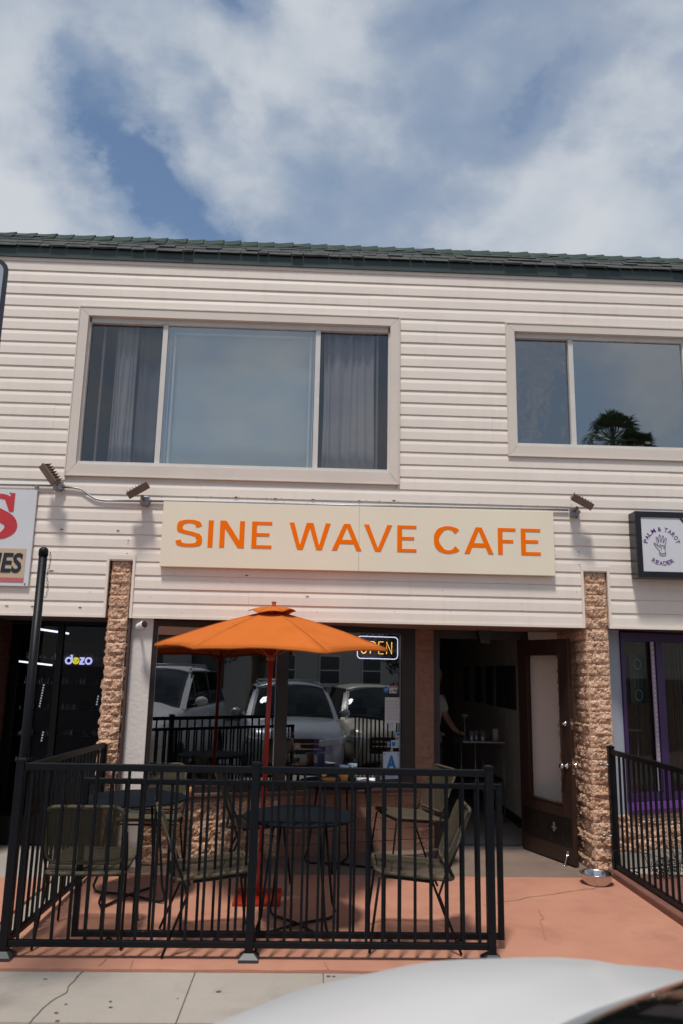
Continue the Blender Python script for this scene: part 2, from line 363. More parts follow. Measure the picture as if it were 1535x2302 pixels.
# ================================================================ ground
def ground():
    g = MB(); g.box(-60, 60, -4.25, -2.27, -.60, -.012)
    g.box(-60, 60, -2.27, 8, -.30, -.022)
    tag(g.build('sidewalk', mWalk), kind='structure')
    c = MB(); c.box(-60, 60, -4.42, -4.252, -.60, -.010); tag(c.build('kerb', mWalk, bevel=.02), kind='structure')
    st = MB(); xz = ((-400, -.14), (1.2, -.14), (7.0, -.44), (400, -.44))      # the road falls gently to the right
    st.add([(x, y, z) for x, z in xz for y in (-600, -4.422)], [(0, 2, 3, 1), (2, 4, 5, 3), (4, 6, 7, 5)]); tag(st.build('street', mAsp), kind='structure')
    gr = MB(); gr.box(-400, 400, 8, 400, -.40, -.03); tag(gr.build('ground', mAsp), kind='structure')
    # painted patio, slightly wavy front edge
    p = MB(); n = 90; xs = [-1.86+(2.66+1.86)*i/n for i in range(n+1)]
    top = [(x, -.125) for x in xs]; bot = [(x, -2.255+.012*noise.noise(Vector((x*4, 0, 0)))+.006*noise.noise(Vector((x*21, 3, 0)))) for x in xs]
    vs = [(x, y, 0.0) for x, y in bot]+[(x, y, 0.0) for x, y in top]+[(x, y, -.02) for x, y in bot]
    p.add(vs, [(i, i+1, n+2+i, n+1+i) for i in range(n)]+[(2*(n+1)+i, 2*(n+1)+i+1, i+1, i) for i in range(n)])
    tag(p.build('patio', mPat), kind='structure')
    p = MB(); p.box(-9, -2.06, -2.25, -.3, -.02, 0.0); tag(p.build('patio', mPat), kind='structure')
    p = MB(); p.box(2.80, 9, -2.2, -.0, -.02, 0.004); tag(p.build('patio', mCurb), kind='structure')
    s = MB(); s.add([(-1.86, -.123, -.02), (2.9, -.123, -.02), (2.9, 1.2, -.02), (-1.86, 1.2, -.02), (-1.86, -.123, .001), (2.9, -.123, .001), (2.9, 1.2, .016), (-1.86, 1.2, .016)],
                    [(4, 5, 6, 7), (0, 1, 5, 4)]); tag(s.build('entry_slab', mSlab), kind='structure')
    # curb carrying the right hand fence
    c = MB(); c.add([(2.66, -2.2, -.01), (2.80, -2.2, -.01), (2.80, 0, -.01), (2.66, 0, -.01), (2.66, -2.2, .055), (2.80, -2.2, .075), (2.80, 0, .075), (2.66, 0, .055)],
                    [(4, 5, 6, 7), (0, 1, 5, 4), (3, 0, 4, 7), (1, 2, 6, 5), (2, 3, 7, 6)])
    tag(c.build('kerb', mCurb, bevel=.012), kind='structure')
    # cracks and joints of the sidewalk, thin sunk-looking lines
    k = MB()
    def line(pts, w):
        for a, b in zip(pts, pts[1:]):
            a, b = Vector((*a, 0)), Vector((*b, 0)); d = (b-a).normalized(); q = Vector((-d.y, d.x, 0))*w/2
            k.add([(p.x, p.y, -.0085) for p in (a-q, b-q, b+q, a+q)], [(0, 1, 2, 3)])
    def crack(a, b, n, amp, w):
        pts = []
        for i in range(n+1):
            t = i/n; j = amp*noise.noise(Vector((t*7, a[0]*3, 0)))
            pts.append((a[0]+(b[0]-a[0])*t+j, a[1]+(b[1]-a[1])*t))
        line(pts, w)
    crack((-1.25, -2.26), (-1.36, -3.1), 22, .04, .006); crack((-1.36, -3.1), (-1.3, -4.2), 22, .04, .006)
    for x in (-.62, .12, 1.6, -2.9, 3.1): line([(x, -2.27), (x, -4.24)], .006)
    line([(-8, -2.93), (8, -2.93)], .004)
    tag(k.build('sidewalk_joint', mCrk), kind='structure')
    k = MB()
    for a, b, nn_, am in (((1.35, -.95), (2.05, -.60), 14, .03), ((2.05, -.60), (2.45, -.42), 8, .02), ((1.6, -1.7), (1.75, -1.05), 12, .03), ((-1.2, -2.2), (-1.05, -1.5), 12, .03), ((.15, -2.25), (.13, -2.13), 3, .005), ((-1.0, -2.25), (-1.01, -2.13), 3, .005)):
        pts = []
        for i in range(nn_+1):
            t = i/nn_; pts.append((a[0]+(b[0]-a[0])*t+am*noise.noise(Vector((t*5, a[1]*3, 1))), a[1]+(b[1]-a[1])*t+am*noise.noise(Vector((t*6, a[0]*3, 7)))))
        for p, q in zip(pts, pts[1:]):
            p, q = Vector((*p, 0)), Vector((*q, 0)); d = (q-p).normalized(); w_ = Vector((-d.y, d.x, 0))*.0035
            k.add([(v.x, v.y, .0035) for v in (p-w_, q-w_, q+w_, p+w_)], [(0, 1, 2, 3)])
    tag(k.build('patio_crack', mat('patio_crack_tone', (.36, .17, .115), .9)), kind='structure')
    k = MB()
    for i in range(26):
        x, y, s_ = random.uniform(-1.8, .6), random.uniform(-3.3, -2.3), random.uniform(.006, .016)
        k.add([(x+s_*random.uniform(.5, 1.5)*math.cos(t), y+s_*.6*random.uniform(.5, 1.4)*math.sin(t), -.0075) for t in [i_*.9 for i_ in range(7)]], [tuple(range(7))])
    tag(k.build('gum_stains', mCrk), kind='structure')
ground()

# ================================================================ the building
B = empty('shop_building', (0, 0, 0))
tag(B, 'two storey shop row with cream lap siding, green shingled roof and brown block pillars', 'building')
P_ = .12579; Z0 = 2.167
WIN1 = (-2.362, .792, 3.478, 5.180); WIN2 = (1.875, 4.37, 3.796, 5.164)
PL = (-1.885, -1.672, 2.675); PRr = (2.552, 2.776, 2.675)
BX0, BX1 = -9.0, 11.0
def siding():
    s = MB()
    for k in range(28):
        z0 = Z0+k*P_; zc = z0+P_/2
        holes = []
        for w in (WIN1, WIN2):
            if z0+P_ > w[2]+.02 and z0 < w[3]-.02: holes.append((w[0], w[1]))
        for p in (PL, PRr):
            if zc < p[2]+.05: holes.append((p[0]-.022, p[1]+.022))
        holes.sort(); segs = []; x = BX0
        for h in holes: segs.append((x, h[0])); x = h[1]
        segs.append((x, BX1))
        rnd = random.Random(k//2)
        seams = [rnd.uniform(-9, 11) for _ in range(5)]
        for a, b in segs:
            cuts = [a]+sorted(q for q in seams if a+.1 < q < b-.1)+[b]
            for i in range(len(cuts)-1):
                x0, x1 = cuts[i]+(.0006 if i else 0), cuts[i+1]-(.0006 if i < len(cuts)-2 else 0)
                dy = .0012*((i+k//2) % 2)
                pr = [(.0, z0+.0), (-.0165-dy, z0+.000), (-.0165-dy, z0+.004), (-.0150-dy, z0+.075), (-.006-dy, z0+P_-.004), (-.006-dy, z0+P_+.004), (.0, z0+P_+.004)]
                n = max(1, int((x1-x0)/.5)); vs = []; fs = []
                for j in range(n+1):
                    xx = x0+(x1-x0)*j/n; wv = .0016*noise.noise(Vector((xx*1.3, k*.7, 0)))
                    vs += [(xx, y+(wv if y < 0 else 0), z+(wv*.8)) for y, z in pr]
                m = len(pr)
                for j in range(n):
                    for t in range(m-1): fs.append((j*m+t, j*m+t+1, (j+1)*m+t+1, (j+1)*m+t))
                fs.append(tuple(range(m))); fs.append(tuple(n*m+t for t in range(m))[::-1])
                s.add(vs, fs)
    s.build('siding', mSid, B, 'cream double lap vinyl siding')
    # nail holes and scuffs left from older signs
    h = MB()
    def spot(x, z, a, b):
        n = 9; h.add([(x+a*random.uniform(.5, 1.2)*math.cos(t*6.283/n), -.0212, z+b*random.uniform(.5, 1.2)*math.sin(t*6.283/n)) for t in range(n)], [tuple(range(n))])
    for x, z in [(-.75, 3.30), (-.38, 3.30), (-.02, 3.30), (.42, 3.30), (.75, 3.31), (-.62, 2.56), (-.05, 2.38), (-1.83, 2.95), (-2.35, 2.95), (-2.42, 2.56), (-2.55, 2.23), (-2.78, 2.23), (-2.12, 2.23), (-2.4, 2.56)]:
        spot(x, z, .018, .006)
    for _ in range(70): spot(random.uniform(-2.6, 2.5), random.choice([random.uniform(2.2, 2.58), random.uniform(3.25, 3.32)]), .004, .004)
    for x in (-1.73, 2.52):
        for z in (2.86, 2.83, 2.74): spot(x, z, .007, .006)
    h.build('nail_marks', mTrimB, B)
siding()
def trims():
    t = MB()
    # bottom starter strip of each bay, pillar surrounds
    for a, b in ((BX0, PL[0]-.024), (PL[1]+.024, PRr[0]-.024), (PRr[1]+.024, BX1)):
        t.box(a, b, -.026, .004, Z0-.022, Z0-.001)
    for p in (PL, PRr):
        t.box(p[0]-.024, p[0]-.002, -.030, .0, Z0-.022, p[2]+.004); t.box(p[1]+.002, p[1]+.024, -.030, .0, Z0-.022, p[2]+.05)
        t.box(p[0]-.024, p[1]+.0015, -.027, .0, p[2]+.006, p[2]+.048)
    t.box(BX0, BX1, -.024, 0, Z0+28*P_-.030, Z0+28*P_+.005)
    t.build('corner_trim', mSid, B)
    # backing wall behind the siding, with window openings
    w = MB()
    LOW = [(BX0, PL[0]-.01), (PL[1]+.01, PRr[0]-.01), (PRr[1]+.01, BX1)]
    for a_, b_ in LOW: w.box(a_, b_, .003, .15, 2.15, 2.7)
    xs = [BX0, WIN1[0]+.09, WIN1[1]-.09, WIN2[0]+.08, WIN2[1]-.08, BX1]
    w.box(xs[0], xs[1], .003, .15, 2.7, 5.8); w.box(xs[2], xs[3], .003, .15, 2.7, 5.8); w.box(xs[4], xs[5], .003, .15, 2.7, 5.8)
    w.box(xs[1], xs[2], .003, .15, 2.7, WIN1[2]+.105); w.box(xs[1], xs[2], .003, .15, WIN1[3]-.075, 5.8)
    w.box(xs[3], xs[4], .003, .15, 2.7, WIN2[2]+.105); w.box(xs[3], xs[4], .003, .15, WIN2[3]-.075, 5.8)
    w.build('upper_wall', mSid, B)
    r_ = MB()    # body of the upper floor: side and rear walls, dark rooms behind the windows
    r_.box(BX0, BX1, 7.9, 8.0, 0, 5.8); r_.box(BX0, BX0+.1, .2, 7.9, 0, 5.8); r_.box(BX1-.1, BX1, .2, 7.9, 0, 5.8)
    r_.build('rear_wall', mStu, B)
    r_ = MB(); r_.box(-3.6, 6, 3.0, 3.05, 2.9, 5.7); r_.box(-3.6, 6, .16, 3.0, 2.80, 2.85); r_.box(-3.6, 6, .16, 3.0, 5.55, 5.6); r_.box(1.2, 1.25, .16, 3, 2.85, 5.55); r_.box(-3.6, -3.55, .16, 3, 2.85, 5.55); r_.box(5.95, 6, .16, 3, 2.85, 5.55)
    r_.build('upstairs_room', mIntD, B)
trims()
def casing(w, cw, name='window'):
    x0, x1, z0, z1 = w; m = MB()
    def q(pts, y0=-.030, y1=.06):
        m.prism(pts, y0, y1)
    g = .0015
    xi0, xi1, zi0, zi1 = x0+cw, x1-cw, z0+cw+.02, z1-cw
    q([(x0, z0+g), (x0, z1-g), (xi0, zi1-g), (xi0, zi0+g)]); q([(x1, z0+g), (xi1, zi0+g), (xi1, zi1-g), (x1, z1-g)])
    q([(x0+g, z1), (x1-g, z1), (xi1-g, zi1), (xi0+g, zi1)]); q([(x0+g, z0), (xi0+g, zi0), (xi1-g, zi0), (x1-g, z0)])
    # outer j channel
    for (a, b, c, d) in ((x0-.012, x0-.001, z0-.012, z1+.012), (x1+.001, x1+.012, z0-.012, z1+.012)): m.box(a, b, -.036, 0, c, d)
    m.box(x0, x1, -.036, 0, z1+.001, z1+.012); m.box(x0, x1, -.036, 0, z0-.012, z0-.001)
    return m.build(name, mCas, B), (xi0, xi1, zi0, zi1)
def upstairs():
    # ---- wide three part window
    w, (a, b, c, d) = casing(WIN1, .085)
    fr = MB(); yf, yb = .015, .075
    fr.box(a-.002, a+.018, yf, yb, c, d); fr.box(b-.018, b+.002, yf, yb, c, d); fr.box(a, b, yf-.02, yb, c-.002, c+.034); fr.box(a, b, yf, yb, d-.055, d+.002)
    for x in (-1.525, -.012): fr.box(x-.024, x+.024, yf, yb, c+.030, d-.05)
    fr.build('frame', mVin, w)
    s = MB()
    s.box(-2.140, -2.120, .062, .085, c+.035, d-.056); s.build('sash', mat('taupe_sash', (.30, .24, .20), .5), w)
    s = MB(); s.box(.576, .596, .062, .085, c+.035, d-.056); s.build('sash', MATS['taupe_sash'], w)
    s = MB()
    for x in (-1.44, -.085): s.box(x-.010, x+.010, .095, .125, c+.035, d-.09); s.box(x-.035*(1 if x < -1 else -1)-.003, x-.035*(1 if x < -1 else -1)+.003, .1, .12, c+.035, d-.09)
    s.box(-1.44, -.085, .095, .125, d-.11, d-.095)
    s.build('inner_sash', mVin, w)
    for x0, x1, gm in ((a+.018, -1.549, gScr), (-1.501, -.036, gUp), (.012, b-.018, gScr)):
        p = MB(); p.box(x0, x1, .040 if gm is gUp else .058, .043 if gm is gUp else .061, c+.034, d-.055); p.build('pane', gm, w)
    # ---- right hand window
    w2, (a2, b2, c2, d2) = casing(WIN2, .078)
    fr = MB()
    fr.box(a2-.002, a2+.018, yf, yb, c2, d2); fr.box(b2-.018, b2+.002, yf, yb, c2, d2); fr.box(a2, b2, yf-.02, yb, c2-.002, c2+.032); fr.box(a2, b2, yf, yb, d2-.05, d2+.002)
    for x in (2.532, 3.70): fr.box(x-.024, x+.024, yf, yb, c2+.028, d2-.045)
    fr.build('frame', mVin, w2)
    for x0, x1, gm in ((a2+.018, 2.508, gRip), (2.556, 3.676, gUp), (3.724, b2-.018, gScr)):
        p = MB(); p.box(x0, x1, .040 if gm is gUp else .058, .043 if gm is gUp else .061, c2+.032, d2-.05); p.build('pane', gm, w2)
    # curtains and shades are things of their own
    def curtain(x0, x1, z0, z1, y, m, amp, n, lab, cat='curtain', name='curtain'):
        q = MB()
        q.grid(n*8, 6, lambda u_, v_: (x0+(x1-x0)*u_+.01*math.sin(v_*3+u_*9), y+amp*math.sin((u_+.10*noise.noise(Vector((u_*3, v_*.8, x0))))*n*6.283)+amp*1.2*noise.noise(Vector((u_*n*2.3, v_*1.3, x0*5))), z0+(z1-z0)*v_))
        o = q.build(name, m, recalc=False); sl = o.modifiers.new('thick', 'SOLIDIFY'); sl.thickness = .002
        tag(o, lab, cat)
    curtain(-2.02, -1.80, 3.58, 5.1, .115, mCurL, .018, 5, 'pale gathered curtain hanging behind the left pane of the wide upstairs window')
    curtain(-1.80, -1.46, 3.58, 5.1, .16, mCur, .010, 3, 'sheer grey curtain drawn beside the pale one behind the left upstairs pane')
    curtain(.05, .57, 3.58, 5.1, .115, mCurL, .018, 6, 'light grey curtain hanging behind the right pane of the wide upstairs window')
    curtain(-1.47, -.05, 3.62, 5.1, .145, mShd, .001, 2, 'pale roller shade pulled down behind the middle pane of the wide upstairs window', 'roller shade', 'roller_shade')
upstairs()

def roof():
    g = MB(); zt = Z0+28*P_
    g.box(BX0-.2, BX1+.2, -.042, .02, zt+.004, zt+.110)
    for x in (-1.02, 2.2, 5.3): g.box(x-.003, x+.003, -.045, -.0415, zt+.006, zt+.104)
    g.build('gutter', mGut, B, 'dark green gutter board')
    y0, z0 = -.062, zt+.106; a = R(47); cy, cz = math.cos(a), math.sin(a); rnd = random.Random(5)
    base = MB(); L_ = .36
    base.add([(BX0-.2, y0+.02, z0-.01), (BX1+.2, y0+.02, z0-.01), (BX1+.2, y0+L_*cy, z0+L_*cz-.015), (BX0-.2, y0+L_*cy, z0+L_*cz-.015), (BX0-.2, 8.2, z0+.2), (BX1+.2, 8.2, z0+.2)],
             [(0, 1, 2, 3), (3, 2, 5, 4)])
    r_ = base.build('roof', mShin, B, recalc=False)
    s = MB()
    for k in range(4):
        t0 = k*.090; x = BX0-.2+rnd.uniform(0, .2)
        while x < BX1+.2:
            w = rnd.uniform(.09, .26); th = rnd.choice([.007, .010, .019]); lo = t0-rnd.choice([0, 0, .008])
            tl = t0+.13
            def pt(xx, t, h): return (xx, y0+t*cy-h*cz, z0+t*sin_+h*cy)
            sin_ = cz
            vs = [pt(x, lo, .004), pt(x+w, lo, .004), pt(x+w, tl, .002), pt(x, tl, .002), pt(x, lo, .004+th), pt(x+w, lo, .004+th), pt(x+w, tl, .004), pt(x, tl, .004)]
            s.add(vs, [(4, 5, 6, 7), (0, 1, 5, 4), (3, 0, 4, 7), (1, 2, 6, 5)])
            x += w+.006
    s.build('shingles', mShin, r_, 'grey green roof shingles')
    s = MB(); x = BX0-.2; yt, ztp = y0+L_*cy, z0+L_*cz
    while x < BX1+.2:
        e = rnd.uniform(.17, .215)*1.0; h0 = rnd.uniform(.026, .036)
        # each cap: low left end, raised right end, lapped over by the next
        vs = []
        for xx, h in ((x, .006), (x+e*1.08, h0)):
            vs += [(xx, yt-.105, ztp-.105+h), (xx, yt, ztp+h), (xx, yt+.12, ztp-.02+h), (xx, yt-.105, ztp-.118), (xx, yt, ztp-.012), (xx, yt+.12, ztp-.04)]
        s.add(vs, [(0, 6, 7, 1), (1, 7, 8, 2), (0, 3, 9, 6), (6, 9, 10, 7), (7, 10, 11, 8), (0, 1, 4, 3), (2, 8, 11, 5), (1, 2, 5, 4)])
        x += e
    s.build('ridge_caps', mShg, r_, 'dark green ridge shingles')
roof()

# ---- rough split faced block
def rough_face(mb, p0, du, L, z0, z1, nrm, course, amp, seed, blen=.40, mortar=.008, clampends=True):
    """one vertical face of split block: p0 start (x,y), du unit direction, nrm outward normal"""
    p0, du, nrm = Vector((*p0, 0)), Vector((*du, 0)), Vector((*nrm, 0))
    nz_ = max(1, round((z1-z0)/course)); ch = (z1-z0)/nz_
    nu = max(2, int(L/.012)); nv = nz_*9
    def fn(u_, v_):
        z = z0+(z1-z0)*v_; k = min(nz_-1, int(v_*nz_*.99999)); fz = (v_*nz_-k)
        x = u_*L
        shift = (k % 2)*blen/2+seed*.13
        bi = math.floor((x+shift)/blen); fx = ((x+shift)/blen-bi)*blen
        edge = min(fz*ch, (1-fz)*ch); ex = min(fx, blen-fx)
        rb = noise.noise(Vector((bi*3.7+seed*9, k*5.3, 1.1)))
        off = amp*(.55+.6*rb)*min(1, max(0, edge)/(.022))**.6*min(1, max(0, ex)/.02+.15)
        off += amp*.75*noise.noise(Vector((x*13+seed*7, z*17, seed)))*min(1, edge/.02)
        off += amp*.42*noise.noise(Vector((x*34, z*34, seed+3)))*min(1, edge/.010)+amp*.30*noise.noise(Vector((x*75, z*75, seed+5)))*min(1, edge/.008)
        if clampends: off *= min(1, x/.022, (L-x)/.022)
        p = p0+du*x+nrm*off
        return (p.x, p.y, z)
    return mb.grid(nu, nv, fn, smooth=False)
def pillar(x0, x1, zt, seed, yb=.9, amp=.026):
    m = MB(); 
    rough_face(m, (x0+.02, 0.012), (1, 0), x1-x0-.04, 0, zt, (0, -1), .1055, amp, seed, .215)
    rough_face(m, (x0+.02, yb), (0, -1), yb-.012, 0, zt, (-1, 0), .1055, amp, seed+1)
    rough_face(m, (x1-.02, 0.012), (0, 1), yb-.012, 0, zt, (1, 0), .1055, amp*.8, seed+2)
    return m.build('block_pillar', mBlk, B, recalc=False)
pillar(PL[0], PL[1], 2.672, 1); 
def pr():
    m = MB()
    x0, x1 = 2.545, 2.79
    rough_face(m, (x0+.02, 0.012), (1, 0), x1-x0-.035, 0, 2.672, (0, -1), .1055, .026, 5, .24)
    rough_face(m, (x0+.02, 1.1), (0, -1), 1.088, 0, 2.672, (-1, 0), .1055, .026, 6)
    rough_face(m, (x1-.015, 0.012), (0, 1), .9, 0, 2.672, (1, 0), .1055, .016, 7)
    m.build('block_pillar', mBlk, B, recalc=False)
pr()

# ---- the angled cafe front
ANG = R(16); A0 = Vector((-1.47, .10, 0)); D_ = Vector((math.cos(ANG), math.sin(ANG), 0)); Nn = Vector((math.sin(ANG), -math.cos(ANG), 0))
FX = T(*A0) @ RZ(ANG) @ Matrix.Scale(.9725, 4, (1, 0, 0))          # local: x along the front, -y outwards
def cafe_front():
    m = MB(); m.X = FX
    old = m.X; m.X = Matrix()
    rough_face(m, (A0.x-.02*D_.x, A0.y-.02*D_.y), (D_.x, D_.y), 1.284, 0, .535, (Nn.x, Nn.y), .178, .034, 11, .40)
    m.X = old; m.mi = 1
    m.box(-.02, 2.72, -.03, .12, .528, .546)
    m.mi = 0; m.box(-.02, 1.30, .03, .18, 0, .535)
    m.build('window_wall', [mBlk, mMor], B, recalc=False)
    m = MB(); m.X = FX          # smoother painted block right of centre and the narrow pier by the door
    def blocks(x0, x1, z0, z1, ch, y0=-.012):
        nz_ = round((z1-z0)/ch); h = (z1-z0)/nz_
        for k in range(nz_):
            x = x0-(.2 if k % 2 and x1-x0 > .3 else 0)
            while x < x1:
                a, b = max(x, x0), min(x+.4, x1)
                if b-a > .01:
                    yy = y0+random.uniform(-.003, .003); zz0, zz1 = z0+k*h+.005, z0+(k+1)*h-.005
                    m.mi = 0; m.add([(a+.004, yy, zz0), (b-.004, yy, zz0), (b-.004, yy, zz1), (a+.004, yy, zz1), (a, yy+.012, zz0-.006), (b, yy+.012, zz0-.006), (b, yy+.012, zz1+.006), (a, yy+.012, zz1+.006)],
                          [(0, 1, 2, 3), (4, 5, 1, 0), (5, 6, 2, 1), (6, 7, 3, 2), (7, 4, 0, 3)])
                x += .4
        m.mi = 1; m.box(x0, x1, y0+.008, .16, z0, z1)
    blocks(1.30, 2.70, 0.0, .528, .1055)
    m.build('block_base', [mBlkR, mBlkR], B)
    m = MB(); p0 = FX @ Vector((2.703, -.030, 0)); rough_face(m, (p0.x, p0.y), (D_.x, D_.y), .206, 0, 2.15, (Nn.x, Nn.y), .1055, .012, 41, .3)
    m.X = FX; m.box(2.704, 2.914, -.029, .16, 0, 2.15); m.build('block_pier', mBlkR, B, recalc=False)
    s = MB(); s.box(-1.672, -1.655, -.01, .12, 0, 2.16); s.build('trim_strip', mTrimB, B)
    s = MB(); s.box(-1.655, -1.462, .055, .16, 0, 2.16); s.build('stucco_strip', mStu, B, 'pale stucco strip beside the cafe window')
    # soffit
    q = MB(); q.add([(-1.66, .0, 2.152), (2.60, .0, 2.152), (2.60, 1.2, 2.140), (1.2, 1.2, 2.140), (-1.66, .4, 2.150),
                     (-1.66, .0, 2.18), (2.60, .0, 2.18), (2.60, 1.2, 2.18), (1.2, 1.2, 2.18), (-1.66, .4, 2.18)], [(0, 1, 2, 3, 4), (0, 1, 6, 5)]); q.build('soffit', mSof, B)
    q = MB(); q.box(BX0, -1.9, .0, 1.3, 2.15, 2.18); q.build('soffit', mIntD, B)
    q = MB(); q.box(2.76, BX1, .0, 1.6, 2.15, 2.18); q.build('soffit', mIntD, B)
    # storefront window
    w = MB(); w.X = FX
    w.box(-.015, .045, -.025, .07, .60, 2.145); w.box(2.555, 2.70, -.03, .07, .60, 2.145); w.box(1.228, 1.338, -.028, .07, .66, 2.085)
    w.box(.045, 2.555, -.024, .07, 2.085, 2.145); w.box(.045, 2.555, -.03, .07, .60, .66)
    sw = w.build('storefront_window', mFrm, B, bevel=.003)
    w = MB(); w.X = FX
    for a, b in ((.045, 1.228), (1.338, 2.555)): w.box(a, b, .018, .024, .66, 2.085)
    for a, b in ((.045, 1.228), (1.338, 2.555)):
        w2 = MB(); w2.X = FX; w2.box(a, b, .018, .024, .66, 2.085); w2.build('pane', gShop, sw)
    w = MB(); w.X = FX
    for x in (1.222, .050, 2.550): w = MB(); w.X = FX; w.box(x-.003, x+.003, .004, .017, .665, 2.08); w.build('glazing_bead', mSlvB, sw)
    w = MB(); w.X = FX; w.box(-.02, 2.705, -.065, .07, .572, .599); w.box(-.01, 2.70, -.042, .07, .547, .571); w.build('sill', mSill, sw, bevel=.003)
    # door frame
    d = MB(); xa, ya = 1.335, .905
    d.X = T(xa, ya, 0); 
    d.box(-.080, -.005, -.03, .10, 0, 2.145); d.box(-.005, .84, -.03, .10, 2.06, 2.145); d.box(.84, .92, -.03, .10, 0, 2.145)
    d.build('door_frame', mFrm, B, bevel=.003)
    d = MB(); d.box(2.258, 2.60, .87, .95, 0, 2.145); d.build('jamb_wall', mat('jamb_paint', (.82, .77, .72), .8), B, 'pale wall beside the cafe doorway')
    th = MB(); th.X = T(xa, ya, 0); th.box(-.005, .84, -.02, .10, .012, .030); th.build('threshold', mGal, B)
    # open door, hinged right, swung outwards
    hx, hy = xa+.835, ya-.005; ex, ey = 2.455, .185
    ang = math.atan2(ey-hy, ex-hx); wd = math.hypot(ex-hx, ey-hy)
    X = T(hx, hy, .022) @ RZ(ang)
    d = MB(); d.X = X; t0, t1 = -.022, .022; H_ = 2.03
    d.box(0, .125, t0, t1, 0, H_); d.box(wd-.125, wd, t0, t1, 0, H_); d.box(.125, wd-.125, t0, t1, H_-.14, H_); d.box(.125, wd-.125, t0, t1, 0, .50)
    for (a, b, c, e) in ((.125, .14, .5, H_-.14), (wd-.14, wd-.125, .5, H_-.14)): d.box(a, b, t0-.004, t1+.004, c, e)
    d.box(.14, wd-.14, t0-.004, t1+.004, .5, .515); d.box(.14, wd-.14, t0-.004, t1+.004, H_-.155, H_-.14)
    dr = d.build('door', mDoor, B, 'dark brown glazed door standing open', bevel=.002)
    g_ = MB(); g_.X = X; g_.box(.14, wd-.14, -.004, .004, .515, H_-.155); g_.build('door_glass', gDoor, dr)
    k = MB(); k.X = X; k.box(.03, wd-.03, t0-.006, t0-.001, .16, .40); k.build('kick_plate', mKick, dr)
    k = MB(); k.X = X @ T(wd-.065, t0-.004, .86) @ Matrix.Rotation(R(90), 4, 'X')
    k.lathe([(.030, 0), (.030, .006), (.012, .010), (.012, .035), (.024, .045), (.029, .060), (.022, .072), (.0, .076)], n=16)
    k.X = X @ T(wd-.065, t1+.004, .86) @ Matrix.Rotation(R(-90), 4, 'X'); k.lathe([(.030, 0), (.030, .006), (.012, .010), (.012, .035), (.024, .045), (.029, .060), (.022, .072), (.0, .076)], n=16)
    k.build('door_knob', mChr, dr)
    k = MB(); k.X = X @ T(wd-.065, t0-.002, 1.24) @ Matrix.Rotation(R(90), 4, 'X'); k.lathe([(.027, 0), (.027, .008), (.018, .016), (.006, .02), (.006, .034), (.0, .035)], n=16); k.build('deadbolt', mChr, dr)
    k = MB(); k.X = X; k.box(wd+.0005, wd+.003, -.014, .014, 1.19, 1.29); k.box(wd+.0005, wd+.004, -.014, .014, .79, .93); k.build('latch_plate', mChr, dr)
    k = MB(); k.X = X; k.box(wd-.09, wd-.06, t0-.016, t0-.001, .07, .115); k.tube([(wd-.075, t0-.02, .09), (wd-.085, t0-.05, -.014)], .007, 8); k.lathe([(.012, 0), (.012, .014)], (wd-.086, t0-.05, -.02), 10); k.build('door_stop', mChr, dr)
    k = MB(); k.X = X; k.box(wd-.28, wd-.255, t0-.012, t0-.0065, .25, .33); k.box(wd-.30, wd-.235, t0-.010, t0-.0065, .275, .29); k.build('latch_hook', mGal, dr)
    # interior
    f_ = MB(); f_.box(-1.6, 2.42, .98, 6.4, .0, .022); f_.build('cafe_floor', mIntF, B)
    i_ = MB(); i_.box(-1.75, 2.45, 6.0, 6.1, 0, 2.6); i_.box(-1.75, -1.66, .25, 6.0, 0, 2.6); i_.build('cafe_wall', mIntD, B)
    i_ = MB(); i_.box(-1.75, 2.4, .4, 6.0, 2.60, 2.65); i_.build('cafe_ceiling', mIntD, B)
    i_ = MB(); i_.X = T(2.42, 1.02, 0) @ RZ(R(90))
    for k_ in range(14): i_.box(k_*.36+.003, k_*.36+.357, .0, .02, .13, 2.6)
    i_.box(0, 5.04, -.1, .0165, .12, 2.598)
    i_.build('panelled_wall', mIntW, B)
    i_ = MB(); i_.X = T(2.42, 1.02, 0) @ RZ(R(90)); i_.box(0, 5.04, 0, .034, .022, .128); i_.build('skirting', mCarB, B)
cafe_front()

